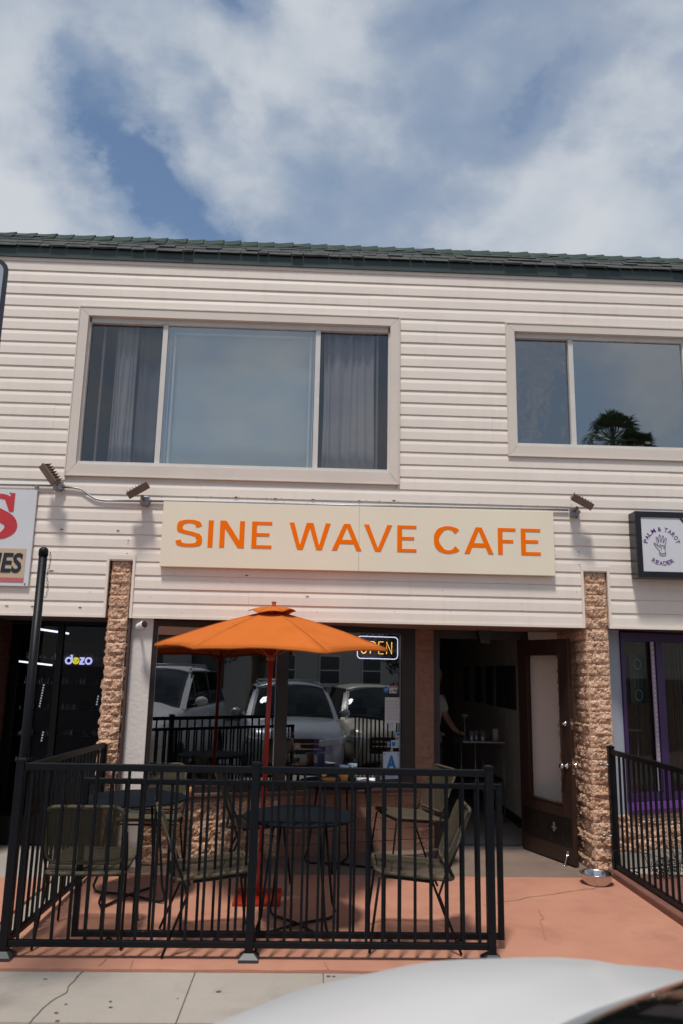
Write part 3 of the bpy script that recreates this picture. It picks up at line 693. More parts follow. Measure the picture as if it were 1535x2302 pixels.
# ---- neighbouring shop on the left: dark glazed entrance
def left_shop():
    w = MB(); y = .95
    w.box(-2.60, -2.54, y-.03, y+.03, 0, 2.15); w.box(-1.96, -1.90, y-.03, y+.03, 0, 2.15); w.box(-2.54, -1.96, y-.03, y+.03, 2.12, 2.15); w.box(-2.54, -1.96, y-.03, y+.03, 0, .12)
    w.box(-4.6, -2.60, y-.03, y+.03, 2.12, 2.15); w.box(-4.6, -2.60, y-.03, y+.03, 0, .25)
    d = w.build('shop_door', mIron, B, 'black framed glass entrance of the left shop')
    p = MB(); p.box(-2.54, -1.96, y-.003, y+.003, .12, 2.12); p.build('pane', glass('shop_glass', (.8, .8, .82), .0, rcol=(.35, .35, .38)), d)
    p = MB(); p.box(-4.6, -2.60, y-.003, y+.003, .25, 2.12); p.build('pane', MATS['shop_glass'], d)
    h = MB(); h.tube([(-2.0, y-.03, .92), (-2.0, y-.075, .94), (-2.0, y-.075, 1.12), (-2.0, y-.03, 1.14)], .009, 8); h.build('handle', mChr, d)
    b = MB(); rough_face(b, (-3.08, -.02), (0, 1), 1.0, 0, 2.15, (1, 0), .0677, .006, 21, .2); b.box(-3.4, -3.085, 0, .9, 0, 2.15)
    b.build('brick_pier', mat('dark_brick', (.10, .040, .026), .9, col2=(.07, .028, .02), vs=12, bump=.5, bs=60), B, recalc=False)
    r_ = MB(); r_.box(-5, -1.76, 4.5, 4.6, 0, 2.7); r_.box(-1.80, -1.77, .97, 4.5, 0, 2.7); r_.box(-5, -1.8, .97, 4.5, 2.66, 2.7); r_.box(-5.05, -5, .9, 4.5, 0, 2.7); r_.box(-5, -1.8, .97, 4.5, 0, .01)
    r_.build('shop_interior', mat('black_interior', (.010, .010, .011), .6), B)
    # shelves of glassware catching a little light
    s = MB()
    for k in range(5): s.box(-3.9, -2.25, 3.5, 3.8, .45+k*.33, .46+k*.33)
    s.box(-3.92, -3.9, 3.5, 3.8, 0, 2.0); s.box(-2.25, -2.23, 3.5, 3.8, 0, 2.0); s.box(-3.9, -2.25, 3.8, 3.82, 0, 2.0)
    sh = s.build('display_shelf', mIron); tag(sh, 'black display shelf of small glassware inside the dark left shop', 'shelf')
    rnd = random.Random(3)
    c = MB()
    for i in range(230):
        k = rnd.randrange(5); x = rnd.uniform(-3.85, -2.3); h_ = rnd.uniform(.02, .09)
        c.box(x, x+rnd.uniform(.003, .01), 3.49, 3.495, .463+k*.33, .463+k*.33+h_)
    o = c.build('glassware', mat('glint', (.35, .38, .40), .15, metal=.6)); tag(o, 'glints of small glass goods crowded on the shelves in the left shop', 'glassware', kind='stuff')
    def tubelight(a, b, lab, rad=.011):
        t = MB(); t.tube([a, b], rad, 8); tag(t.build('tube_light', eTube), lab, 'tube light', 'strip lights in the left shop')
    tubelight((-3.16, 1.9, 2.11), (-3.10, 2.9, 2.10), 'white strip light slanting across the ceiling of the left shop', .012)
    tubelight((-3.72, 3.0, 1.74), (-3.30, 3.0, 1.70), 'thin level strip light under the lit shop logo')
    for (x, z, n_, lab) in ((-2.92, 1.48, 9, 'vertical row of tiny white lights left of the pole in the left shop'), (-2.32, 1.37, 4, 'short vertical row of tiny white lights below the lit logo'), (-2.88, .98, 4, 'lowest vertical row of tiny white lights in the left shop')):
        c = MB()
        for i in range(n_): c.box(x-.006-i*.003, x+.006-i*.003, 1.6, 1.61, z-i*.028, z-i*.028+.016)
        tag(c.build('light_strip', eSpk), lab, 'light strip')
    # lit logo in the window
    n = MB(); X = T(-2.50, .90, 1.715)
    def ring(cx, cz, R1, R2, y0, y1, seg=24):
        for i in range(seg):
            a, b_ = i*2*math.pi/seg, (i+1)*2*math.pi/seg
            n.prism([(cx+R1*math.cos(a), cz+R1*math.sin(a)), (cx+R2*math.cos(a), cz+R2*math.sin(a)), (cx+R2*math.cos(b_), cz+R2*math.sin(b_)), (cx+R1*math.cos(b_), cz+R1*math.sin(b_))], y0, y1)
    n.X = X
    ring(.040, .040, .020, .038, 0, .006); n.prism([(.062, .04), (.078, .04), (.078, .098), (.052, .098), (.052, .086), (.062, .086)], -.001, .006)
    n.prism([(.150, .076), (.150, .060), (.168, .060), (.148, .018), (.148, .002), (.200, .002), (.200, .018), (.176, .018), (.198, .060), (.198, .076)], 0, .006)
    ring(.240, .040, .020, .038, 0, .006)
    lg = n.build('lettering', eLav)
    e = empty('lit_logo', (0, 0, 0)); lg.parent = e; tag(e, 'small glowing lavender dozo logo with a yellow scowling disc in the left shop doorway', 'lit sign')
    n = MB(); n.X = X; n.prism([(.112+.035*math.cos(t*.2618), .040+.035*math.sin(t*.2618)) for t in range(24)], -.002, .006); n.build('yellow_disc', eYl2, e)
    n = MB(); n.X = X
    for s_ in (-1, 1): n.prism([(.112+s_*.006, .040), (.112+s_*.026, .056), (.112+s_*.022, .040)], -.005, -.003)
    n.tube([(.102, -.004, .022), (.112, -.004, .025), (.122, -.004, .022)], .0018, 5)
    n.build('face', mNvy, e)
left_shop()

# ---- neighbouring shop on the right: purple framed angled window
PX = T(2.87, .26, 0) @ RZ(R(20))
def right_shop():
    w = MB(); w.X = PX
    w.box(.0, .13, .0, .1, .45, 2.15); w.build('jamb', mJamb, B, 'blue grey window jamb')
    w = MB(); w.X = PX
    w.box(.131, .168, -.02, .08, .56, 2.13); w.box(.565, .655, -.02, .08, .62, 2.06); w.box(.168, 2.6, -.02, .08, 2.05, 2.13); w.box(.168, 2.6, -.02, .08, .56, .63); w.box(1.5, 1.6, -.02, .08, .63, 2.05)
    o = w.build('shop_window', mPurF, B, 'purple painted window of the right shop')
    q = MB(); q.X = PX; q.box(.131, 2.6, -.05, .08, .49, .555); q.box(.131, 2.6, -.035, .08, .455, .488); q.build('sill', mPurS, o)
    for a, b in ((.168, .565), (.655, 1.5), (1.6, 2.6)): q = MB(); q.X = PX; q.box(a, b, .03, .035, .63, 2.05); q.build('pane', glass('dim_glass', (.92, .90, .87), .0, rcol=(.55, .55, .55)) if 'dim_glass' not in MATS else MATS['dim_glass'], o)
    m = MB(); p0 = PX @ Vector((.0, 0, 0)); d = (PX.to_3x3() @ Vector((1, 0, 0))); nr = PX.to_3x3() @ Vector((0, -1, 0))
    rough_face(m, (p0.x, p0.y), (d.x, d.y), 2.7, .12, .45, (nr.x, nr.y), .11, .024, 31, .3)
    m.build('window_wall', mBlk, B, recalc=False)
    m = MB(); m.X = PX; m.box(.0, 2.7, -.03, .1, -.01, .12); m.build('plinth', mWalk, B)
    i_ = MB(); i_.box(2.8, 7, 5, 5.1, 0, 2.7); i_.box(2.8, 7, .5, 5, 2.6, 2.7); i_.box(7, 7.1, 1.5, 5, 0, 2.7); i_.build('shop_interior', mIntD, B)
    # beaded curtain behind the glass
    c = MB(); c.X = PX
    rnd = random.Random(9)
    for k in range(150):
        x = .15+k*.0165+rnd.uniform(-.003, .003); c.tube([(x, .16+rnd.uniform(-.01, .01), 2.06), (x+rnd.uniform(-.004, .004), .16, .60)], .0022, 3, cap=False)
    tag(c.build('bead_curtain', mat('brown_beads', (.26, .18, .12), .5, var=.3, vs=20)), 'brown string curtain hanging behind the purple framed window', 'bead curtain')
    s = MB(); s.X = PX; s.box(.515, .560, -.004, .004, .64, 2.05)
    ls = s.build('light_strip', mSlvB); tag(ls, 'clear strip with a row of tiny pink lights down the purple window frame', 'light strip')
    for k in range(30): s = MB(); s.X = PX; s.box(.535, .540, -.010, -.005, .70+k*.046, .708+k*.046); s.build('pink_light', ePink, ls)
    # dotted sign behind the pane, its dots given a faint glow
    s = MB(); s.X = PX; s.box(.33, .53, .10, .12, 1.45, 1.92)
    e = s.build('led_sign', mCarB); tag(e, 'dark upright dotted light board hanging inside the purple window', 'sign')
    s = MB(); s.X = PX
    for k in range(42):
        t = k/42*2*math.pi
        for (cx_, cz_, rx, rz_) in ((.43, 1.83, .045, .05), (.43, 1.53, .045, .05)):
            s.box(cx_+rx*math.cos(t)-.002, cx_+rx*math.cos(t)+.002, .095, .098, cz_+rz_*math.sin(t)-.002, cz_+rz_*math.sin(t)+.002)
    for k in range(12):
        for x in (.385, .43, .475): s.box(x-.002, x+.002, .095, .098, 1.61+k*.012, 1.613+k*.012)
    s.build('dots', eTeal, e)
    # glass side table with two ornaments
    t = MB(); t.X = PX
    for x, y in ((.26, .25), (.52, .25), (.24, .45), (.5, .45)): t.tube([(x, y, .02), (x, y, 1.18)], .007, 6)
    tb = t.build('display_table', mChr); tag(tb, 'small chrome legged display table inside the purple framed window', 'table')
    t = MB(); t.X = PX; t.box(.22, .55, .22, .48, 1.18, 1.19); t.build('glass_top', mSlvB, tb)
    for x, s_, lab in ((.245, 1.3, 'taller pale figurine on the display table in the purple window'), (.315, .9, 'shorter pale figurine beside the taller one on the display table')):
        t = MB(); t.X = PX; t.lathe([(.022*s_, 0), (.026*s_, .02*s_), (.016*s_, .05*s_), (.022*s_, .07*s_), (.010*s_, .088*s_), (.015*s_, .10*s_), (.012*s_, .12*s_), (.0, .128*s_)], (x, .25, 1.19), 10)
        t.tube([(x-.02*s_, .25, 1.19+.06*s_), (x-.03*s_, .25, 1.19+.10*s_)], .004, 5); t.tube([(x+.02*s_, .25, 1.19+.06*s_), (x+.03*s_, .25, 1.19+.095*s_)], .004, 5)
        tag(t.build('figurine', mGold), lab, 'figurine')
right_shop()

# ================================================================ signs
def cafe_sign():
    e = empty('cafe_sign', (.425, 0, 2.62)); tag(e, 'long cream shop sign reading SINE WAVE CAFE in orange letters', 'shop sign')
    x0, w, h = -1.415-.425, 3.683, .612; yf = -.075
    b = MB(); b.box(x0, x0+w*.4985-.0008, yf, -.022, 0, h); b.box(x0+w*.4985+.0008, x0+w, yf, -.022, 0, h); b.build('board', mSgn, e, bevel=.002)
    m = MB()
    zb, ch = .190, .252; th = .045; tv = .029
    def PXX(px): return x0+(px-101)/(1444-101)*w
    def poly(pts, a, b_): m.prism([(a+(b_-a)*p[0], zb+ch*p[1]) for p in pts], yf-.004, yf-.0005)
    def E(a, b_, full=True):
        wd = b_-a; t = th/wd; q = tv/ch
        poly([(0, 0), (0, 1), (1, 1), (1, 1-q), (t, 1-q), (t, .5+q*.6), (.88, .5+q*.6), (.88, .5-q*.4), (t, .5-q*.4), (t, q), (1, q), (1, 0)] if full else
             [(0, 0), (0, 1), (1, 1), (1, 1-q), (t, 1-q), (t, .5+q*.5), (.86, .5+q*.5), (.86, .5-q*.5), (t, .5-q*.5), (t, 0)], a, b_)
    def A(a, b_):
        wd = b_-a; t = th/wd*1.05
        m.prism([(a, zb), (a+t*wd, zb), (a+wd*(.5+.045), zb+ch), (a+wd*(.5-t*.62), zb+ch)], yf-.004, yf-.0005)
        m.prism([(b_-t*wd, zb), (b_, zb), (a+wd*(.5+t*.62), zb+ch), (a+wd*(.5-.045), zb+ch)], yf-.0043, yf-.0007)
        m.prism([(a+wd*.215, zb+ch*.25), (a+wd*.785, zb+ch*.25), (a+wd*.73, zb+ch*.40), (a+wd*.27, zb+ch*.40)], yf-.0037, yf-.0004)
    def V(a, b_, s=1):
        wd = b_-a; t = th*1.0
        m.prism([(a, zb+ch), (a+t, zb+ch), (a+wd*.5+t*.25, zb), (a+wd*.5-t*.58, zb)], yf-.004, yf-.0005)
        m.prism([(b_, zb+ch), (a+wd*.5+t*.58, zb), (a+wd*.5-t*.25, zb), (b_-t, zb+ch)], yf-.0043, yf-.0007)
    def stroke(pts, wf):
        P = [Vector((p[0], p[1])) for p in pts]; Lf = []; Rt = []
        for i, p in enumerate(P):
            d = (P[min(i+1, len(P)-1)]-P[max(i-1, 0)]).normalized(); n_ = Vector((-d.y, d.x)); wv = wf(d)/2
            Lf.append(p+n_*wv); Rt.append(p-n_*wv)
        for i in range(len(P)-1):
            m.prism([tuple(Lf[i]), tuple(Lf[i+1]), tuple(Rt[i+1]), tuple(Rt[i])], yf-.004, yf-.0005)
    wf = lambda d: th*abs(d.y)+tv*abs(d.x) if abs(d.y) > .5 else tv+(th-tv)*abs(d.y)
    # S as a cubic path
    a, b_ = PXX(150), PXX(236); cx = (a+b_)/2; hw = (b_-a)/2-.02; 
    key = [(-.98, .20), (-.88, .085), (-.55, .015), (0, -.005), (.62, .02), (.98, .12), (1.0, .27), (.80, .40), (.40, .475), (0, .515), (-.45, .56), (-.83, .64), (-.92, .76), (-.80, .90), (-.45, .985), (0, 1.005), (.45, .985), (.80, .90), (.93, .78)]
    pts = []
    kk = [Vector(k) for k in key]
    for i in range(len(kk)-1):
        p0, p1, p2, p3 = kk[max(i-1, 0)], kk[i], kk[i+1], kk[min(i+2, len(kk)-1)]
        for t in (0, .25, .5, .75):
            q = .5*((2*p1)+(-p0+p2)*t+(2*p0-5*p1+4*p2-p3)*t*t+(-p0+3*p1-3*p2+p3)*t**3); pts.append(q)
    pts.append(kk[-1])
    stroke([(cx+p.x*hw, zb+tv/2+(ch-tv)*p.y) for p in pts], wf)
    poly([(0, 0), (0, 1), (1, 1), (1, 0)], PXX(257.5), PXX(257.5)+th*1.0)
    a, b_ = PXX(297), PXX(380); wd = b_-a; t = th/wd
    poly([(0, 0), (0, 1), (t, 1), (t, 0)], a, b_); poly([(1-t, 0), (1-t, 1), (1, 1), (1, 0)], a, b_)
    m.prism([(a, zb+ch), (a+th*1.25, zb+ch), (b_, zb), (b_-th*1.25, zb)], yf-.0043, yf-.0007)
    E(PXX(405), PXX(473))
    a, b_ = PXX(532), PXX(672); V(a, a+(b_-a)*.535); V(a+(b_-a)*.465, b_)
    A(PXX(678), PXX(779)); V(PXX(787), PXX(883)); E(PXX(901), PXX(967))
    a, b_ = PXX(1028), PXX(1118); rx = (b_-a)/2*1.08-.02; cx = a+rx+.02
    stroke([(cx+rx*math.cos(t), zb+ch/2+(ch/2-tv/2+.004)*math.sin(t)) for t in [R(42+i*(318-42)/40) for i in range(41)]], wf)
    A(PXX(1132), PXX(1232)); E(PXX(1248), PXX(1310), False); E(PXX(1328), PXX(1396))
    m.build('lettering', mOrL, e)
cafe_sign()
def left_sign():
    e = empty('white_sign', (-2.6, 0, 2.41)); tag(e, 'white sign board with a big red S above the letters RIES', 'shop sign')
    b = MB(); b.box(-4.2, 0, -.045, -.022, 0, .90); b.build('board', mWhS, e, bevel=.002)
    b = MB(); b.box(-4.1, -.045, -.0475, -.0455, .075, .345); b.build('band', mTanS, e)
    b = MB(); b.box(-4.1, -.045, -.0485, -.046, .035, .072); b.build('stripe', mPinkL, e)
    m = MB()
    text_mesh(m, 'RIES', .185, .36, shear=.12, offset=.03, X=T(-.43, -.0475, .12))
    m.build('navy_lettering', mNavL, e)
    # large serif S
    m = MB(); cx, zb, H, hw = -.345, .435, .42, .155
    key = [(-.85, .14, .05), (-.55, .04, .05), (0, .0, .045), (.50, .05, .075), (.86, .22, .115), (.70, .40, .115), (.10, .53, .12), (-.45, .64, .115), (-.72, .80, .095), (-.42, .95, .06), (.05, 1.0, .045), (.50, .96, .05), (.78, .86, .05)]
    kk = [Vector(k) for k in key]; pts = []
    for i in range(len(kk)-1):
        p0, p1, p2, p3 = kk[max(i-1, 0)], kk[i], kk[i+1], kk[min(i+2, len(kk)-1)]
        for t in (0, .2, .4, .6, .8):
            pts.append(.5*((2*p1)+(-p0+p2)*t+(2*p0-5*p1+4*p2-p3)*t*t+(-p0+3*p1-3*p2+p3)*t**3))
    pts.append(kk[-1]); P = [(Vector((cx+p.x*hw, zb+.02+(H-.04)*p.y)), p.z) for p in pts]; Lf = []; Rt = []
    for i, (p, wd) in enumerate(P):
        d = (P[min(i+1, len(P)-1)][0]-P[max(i-1, 0)][0]).normalized(); n_ = Vector((-d.y, d.x)); Lf.append(p+n_*wd/2); Rt.append(p-n_*wd/2)
    for i in range(len(P)-1): m.prism([tuple(Lf[i]), tuple(Lf[i+1]), tuple(Rt[i+1]), tuple(Rt[i])], -.0485, -.046)
    m.prism([(cx+.06, zb+H-.06), (cx+.105, zb+H-.165), (cx+.145, zb+H-.165), (cx+.145, zb+H+.012), (cx+.112, zb+H+.012), (cx+.10, zb+H-.03)], -.0489, -.0462)
    m.prism([(cx-.16, zb-.012), (cx-.16, zb+.165), (cx-.125, zb+.165), (cx-.085, zb+.05), (cx-.12, zb-.012)], -.0489, -.0462)
    m.build('red_letter', mRedL, e)
    m = MB()
    for x, z in ((-.245, .865), (-.18, .60), (-.26, .015), (-.03, .02)): m.box(x-.006, x+.006, -.0492, -.0465, z-.006, z+.006)
    m.build('rust_screws', mTrimB, e)
left_sign()
def right_sign():
    e = empty('palm_reader_sign', (3.012, 0, 2.615)); tag(e, 'black cased white sign with a purple hand and PALM & TAROT READER lettering', 'shop sign')
    W_, H_ = 2.3, .625
    b = MB(); b.box(0, W_, -.165, -.023, 0, H_); b.build('case', mBlkS, e, bevel=.006)
    b = MB(); 
    for a in ((0, .055, 0, H_), (W_-.055, W_, 0, H_)): b.box(a[0], a[1], -.178, -.166, a[2], a[3])
    b.box(.055, W_-.055, -.178, -.166, 0, .055); b.box(.055, W_-.055, -.178, -.166, H_-.055, H_); b.build('rim', mBlkS, e)
    b = MB(); b.box(.056, W_-.056, -.170, -.1665, .056, H_-.056); b.build('face', mWhS, e)
    m = MB(); cx, cz, yl = .245, .30, -.1705
    def arc(txt, rad, a0, a1, h, inward=False):
        n = len(txt)
        wts = [.55 if c in ' I' else (1.25 if c == 'M' else 1) for c in txt]; tot = sum(wts); acc = 0
        for c, w in zip(txt, wts):
            t = (acc+w/2)/tot; acc += w; a = R(a0+(a1-a0)*t)
            if c == ' ': continue
            rot = a-math.pi/2 if not inward else a+math.pi/2
            X = T(cx+rad*math.cos(a), yl, cz+rad*math.sin(a)) @ Matrix.Rotation(-rot, 4, 'Y') @ T(-h*.42, 0, -h/2)
            text_mesh(m, c, h, h*(.82 if c != 'M' else 1.0), offset=.012, X=X, depth=.002)
    arc('PALM & TAROT', .158, 172, 8, .040); arc('READER', .165, 232, 308, .040, True)
    m.build('lettering', mPur, e)
    # line drawing of an open palm
    o = MB(); 
    def pl(pts): o.tube([(cx+p[0]*.001, yl-.003, cz+p[1]*.001) for p in pts], .0021, 5, cap=False)
    pl([(-28, -85), (-24, -55), (-34, -38), (-62, -8), (-78, 22), (-72, 30), (-58, 14), (-40, 0)])
    pl([(-40, 0), (-46, 40), (-54, 78), (-48, 84), (-40, 76), (-30, 30)]); pl([(-30, 30), (-26, 70), (-24, 100), (-17, 105), (-11, 98), (-12, 60), (-10, 32)])
    pl([(-10, 32), (2, 70), (8, 96), (15, 98), (19, 90), (14, 56), (11, 28)]); pl([(11, 28), (26, 56), (36, 76), (43, 76), (45, 66), (36, 36), (30, 4), (28, -30), (26, -56), (30, -85)])
    pl([(-30, -62), (-20, -70), (10, -72), (30, -64)]); pl([(-30, -84), (-10, -92), (12, -92), (30, -84)]); pl([(-38, 0), (-20, -6), (-8, -22), (-10, -44)]); pl([(-24, 14), (0, 2), (26, 8)]); pl([(10, -20), (20, -10), (24, -26)])
    o.build('hand_drawing', mPur, e)
    q = MB(); text_mesh(q, 'Y', .10, .10, offset=.02, X=T(.425, yl, .465)); q.build('dark_letter', mNavL, e)
right_sign()

# ================================================================ floodlights, conduit, camera, soffit lamp
def flood(x, z, rot, lab, flip=1):
    e = empty('floodlight', (x, -.02, z)); tag(e, lab, 'floodlight', 'floodlights fixed to the siding above the signs')
    b = MB(); b.box(-.035, .045, -.055, 0, -.05, .035); b.box(.03, .06, -.05, -.01, -.02, .01); b.lathe([(.012, -.012), (.012, 0)], (0.03, -.02, -.052), 8); b.build('junction_box', mGal, e, bevel=.004)
    b = MB(); b.tube([(0, -.055, .0), (-.01*flip, -.10, .03)], .012, 8); b.build('arm', mBrz, e)
    h = MB(); h.X = T(-.035*flip, -.15, .070) @ Matrix.Scale(.98, 4) @ Matrix.Rotation(R(rot), 4, 'Y') @ Matrix.Rotation(R(28), 4, 'X')
    h.box(-.105, .105, -.045, .05, -.022, .0); h.box(-.10, .10, -.04, .045, .0, .022)
    for k in range(7): h.box(-.098+k*.030, -.092+k*.030, -.055, .052, .018, .045)
    h.box(-.108, .108, -.058, -.046, -.024, .046)
    h.build('lamp_head', mBrz, e, bevel=.002)
    l_ = MB(); l_.X = h.X; l_.box(-.09, .09, -.035, .04, -.026, -.0225); l_.build('lens', mLens, e)
flood(-2.415, 3.365, 52, 'bronze floodlight beside the white sign, tipped steeply down to the right')
flood(-1.600, 3.240, -32, 'bronze floodlight at the top left corner of the cream cafe sign', 1)
flood(2.475, 3.245, 28, 'bronze floodlight beyond the top right corner of the cream cafe sign', -1)
c = MB()
path = [(-4.4, 3.345), (-2.46, 3.362)]
c.tube([(x, -.034, z) for x, z in path], .0095, 8)
pts = [(-2.36, 3.350), (-2.27, 3.348), (-2.20, 3.335), (-2.13, 3.285), (-2.06, 3.245), (-1.98, 3.232), (-1.63, 3.236)]
c.tube([(x, -.034, z) for x, z in pts], .0095, 8); c.tube([(-1.55, -.034, 3.240), (2.43, -.034, 3.262)], .0095, 8)
c.box(-2.63, -2.60, -.048, -.02, 3.335, 3.365)
tag(c.build('conduit', mGal), 'thin grey metal conduit running along the siding between the floodlights', 'conduit')
e = empty('security_camera', (-1.575, .055, 2.075)); tag(e, 'small white security camera on the stucco beside the cafe window', 'security camera')
b = MB(); b.X = Matrix.Rotation(R(90), 4, 'X'); b.lathe([(.040, 0), (.040, .008), (.028, .014), (.012, .018), (.012, .05)], n=18); b.build('mount', mWht, e)
b = MB(); b.tube([(0, -.04, 0), (.02, -.14, .002)], .010, 8); b.build('arm', mWht, e)
X = T(.040, -.175, -.002) @ RZ(R(18)) @ Matrix.Rotation(R(8), 4, 'Y') @ Matrix.Rotation(R(68), 4, 'X') @ Matrix.Rotation(R(28), 4, 'Y')
b = MB(); b.X = X; b.lathe([(.0, -.052), (.022, -.05), (.032, -.036), (.034, .038), (.033, .046)], n=20); b.build('body', mWht, e)
b = MB(); b.X = X; b.lathe([(.031, .044), (.031, .052), (.026, .054), (.0, .055)], n=20); b.build('lens_face', mBlkS, e)
b = MB(); b.X = T(1.78, .80, 2.01)
b.add([(-.075, -.06, .13), (.075, -.06, .13), (.075, .06, .13), (-.075, .06, .13), (-.045, -.05, .0), (.045, -.05, .0), (.045, .05, .0), (-.045, .05, .0)], [(0, 1, 2, 3), (7, 6, 5, 4), (0, 4, 5, 1), (1, 5, 6, 2), (2, 6, 7, 3), (3, 7, 4, 0)])
tag(b.build('soffit_lamp', mCarB), 'black tapered lamp hanging under the soffit over the cafe door', 'lamp')

# ---- steel pole beside the left fence
e = empty('metal_pole', (-1.835, -1.93, 0)); tag(e, 'tall black steel pole with a loose chain, beside the left corner of the railing', 'pole')
b = MB(); b.lathe([(.028, -.02), (.028, 2.45)], n=18); b.build('shaft', mBlkM, e)
b = MB(); b.lathe([(.032, 2.44), (.032, 2.475), (.027, 2.490), (.012, 2.500), (.0, 2.502)], n=18); b.build('cap', mBlkM, e)
b = MB()
for i in range(12):
    zz = 2.455-i*.022; xx = .046+.006*math.sin(i*.7)
    b.tube([(xx+.005*math.cos(t*.785)*(1 if i % 2 else .15), .006*math.cos(t*.785)*(0.1 if i % 2 else 1), zz+.013*math.sin(t*.785)) for t in range(8)], .0016, 5, closed=True)
b.tube([(.048, 0, 2.20), (.050, 0, 2.17), (.040, 0, 2.155), (.030, 0, 2.165)], .0022, 6)
b.build('chain', mIron, e)

# ================================================================ railings
def post(e, x, y, h, w=.05, foot=True, z=0):
    m = MB(); m.box(x-w/2, x+w/2, y-w/2, y+w/2, z, z+h-.02); p = m.build('post', mBlkM, e, bevel=.003)
    m = MB(); m.add([(x+a*(w/2+.003), y+b_*(w/2+.003), z+h-.022) for a, b_ in ((-1, -1), (1, -1), (1, 1), (-1, 1))]+[(x+a*(w/2+.003), y+b_*(w/2+.003), z+h-.008) for a, b_ in ((-1, -1), (1, -1), (1, 1), (-1, 1))]+[(x+a*w*.25, y+b_*w*.25, z+h) for a, b_ in ((-1, -1), (1, -1), (1, 1), (-1, 1))],
                    [(0, 1, 5, 4), (1, 2, 6, 5), (2, 3, 7, 6), (3, 0, 4, 7), (4, 5, 9, 8), (5, 6, 10, 9), (6, 7, 11, 10), (7, 4, 8, 11), (8, 9, 10, 11)])
    m.build('cap', mBlkM, p)
    if foot:
        m = MB(); q = w/2+.035
        m.add([(x-q, y-q, z), (x+q, y-q, z), (x+q, y+q, z), (x-q, y+q, z), (x-q, y-q, z+.018), (x+q, y-q, z+.018), (x+q, y+q, z+.018), (x-q, y+q, z+.018)]+[(x+a*(w/2+.004), y+b_*(w/2+.004), z+.045) for a, b_ in ((-1, -1), (1, -1), (1, 1), (-1, 1))],
              [(0, 1, 5, 4), (1, 2, 6, 5), (2, 3, 7, 6), (3, 0, 4, 7), (4, 5, 9, 8), (5, 6, 10, 9), (6, 7, 11, 10), (7, 4, 8, 11)])
        m.build('foot', mat('worn_black_foot', (.035, .038, .045), .4, var=.2, vs=20), p)
def railing(name, a, b, zr, n, label, rw=.034, pw=.0165, za=0, zb=0, skip=(), first=None, last=None, toph=.042):
    """rails and pickets from a to b (x,y); zr=(bottom rail z, top rail z)"""
    e = empty(name, (0, 0, 0)); tag(e, label, 'railing')
    a, b = Vector((*a, 0)), Vector((*b, 0)); d = (b-a); ln = d.length; an = math.atan2(d.y, d.x)
    for z, h in ((zr[1], toph), (zr[0], .036)):
        m = MB(); w = rw
        m.X = T(a.x, a.y, 0) @ RZ(an)
        m.add([(0, -w/2, z-h/2+za), (ln, -w/2, z-h/2+zb), (ln, w/2, z-h/2+zb), (0, w/2, z-h/2+za), (0, -w/2, z+h/2+za), (ln, -w/2, z+h/2+zb), (ln, w/2, z+h/2+zb), (0, w/2, z+h/2+za)],
              [(0, 3, 2, 1), (4, 5, 6, 7), (0, 1, 5, 4), (1, 2, 6, 5), (2, 3, 7, 6), (3, 0, 4, 7)])
        m.build('rail', mBlkM, e, bevel=.004)
    rnd = random.Random(name+label)
    for i in range(n):
        t = (i+.5)/n; p = a+d*t; q = za+(zb-za)*t; jx, jy = rnd.uniform(-.002, .002), rnd.uniform(-.002, .002)
        m = MB(); m.X = T(p.x, p.y, 0) @ RZ(an)
        h = pw/2; z0, z1 = zr[0]+q+.010, zr[1]+q-toph/2+.002
        m.add([(-h, -h, z0), (h, -h, z0), (h, h, z0), (-h, h, z0), (-h+jx, -h+jy, z1), (h+jx, -h+jy, z1), (h+jx, h+jy, z1), (-h+jx, h+jy, z1)], [(0, 3, 2, 1), (4, 5, 6, 7), (0, 1, 5, 4), (1, 2, 6, 5), (2, 3, 7, 6), (3, 0, 4, 7)])
        m.build('picket', mBlkM, e)
    return e
FY = -2.10
e = railing('railing', (-1.76, FY), (1.128, FY), (.085, 1.095), 29, 'black metal railing along the front edge of the patio')
for x in (-1.785, -.325, 1.150): post(e, x, FY, 1.145)
# gate panel parked just behind the railing
g = railing('gate', (-1.42, -1.885), (1.255, -1.885), (.075, .985), 27, 'black sliding gate panel drawn back behind the front railing', toph=.034)
g['category'] = 'gate'
for x in (-1.432, 1.262):
    m = MB(); m.box(x-.018, x+.018, -1.902, -1.868, .057, 1.002); m.build('stile', mBlkM, g, bevel=.003)
m = MB(); m.box(-.36, -.33, -1.899, -1.871, .093, .968); m.build('stile', mBlkM, g)
for x in (-1.22, -.55, .55, 1.0):
    m = MB(); m.X = T(x, -1.885, .026) @ Matrix.Rotation(R(90), 4, 'X'); m.lathe([(.026, -.010), (.026, .010)], n=14); m.build('wheel', mIron, g)
e = railing('railing', (-1.79, -2.07), (-1.79, -.10), (.085, 1.075), 20, 'black metal railing down the left side of the patio, ending at the block pillar', za=.0, zb=-.04)
post(e, -1.79, -.075, 1.045, foot=False)
e = railing('railing', (2.715, -.10), (2.735, -2.6), (.095, 1.045), 25, 'black metal railing on the low kerb in front of the purple window', za=.0, zb=.0)
post(e, 2.712, -.075, 1.10, foot=False)
m = MB()
for z in (.93, .33): m.tube([(2.712, -.08, z), (2.640, -.03, z)], .009, 8); m.lathe([(.016, -.012), (.016, .012)], (2.632, -.04, z), 10)
m.build('wall_bracket', mGal, e)

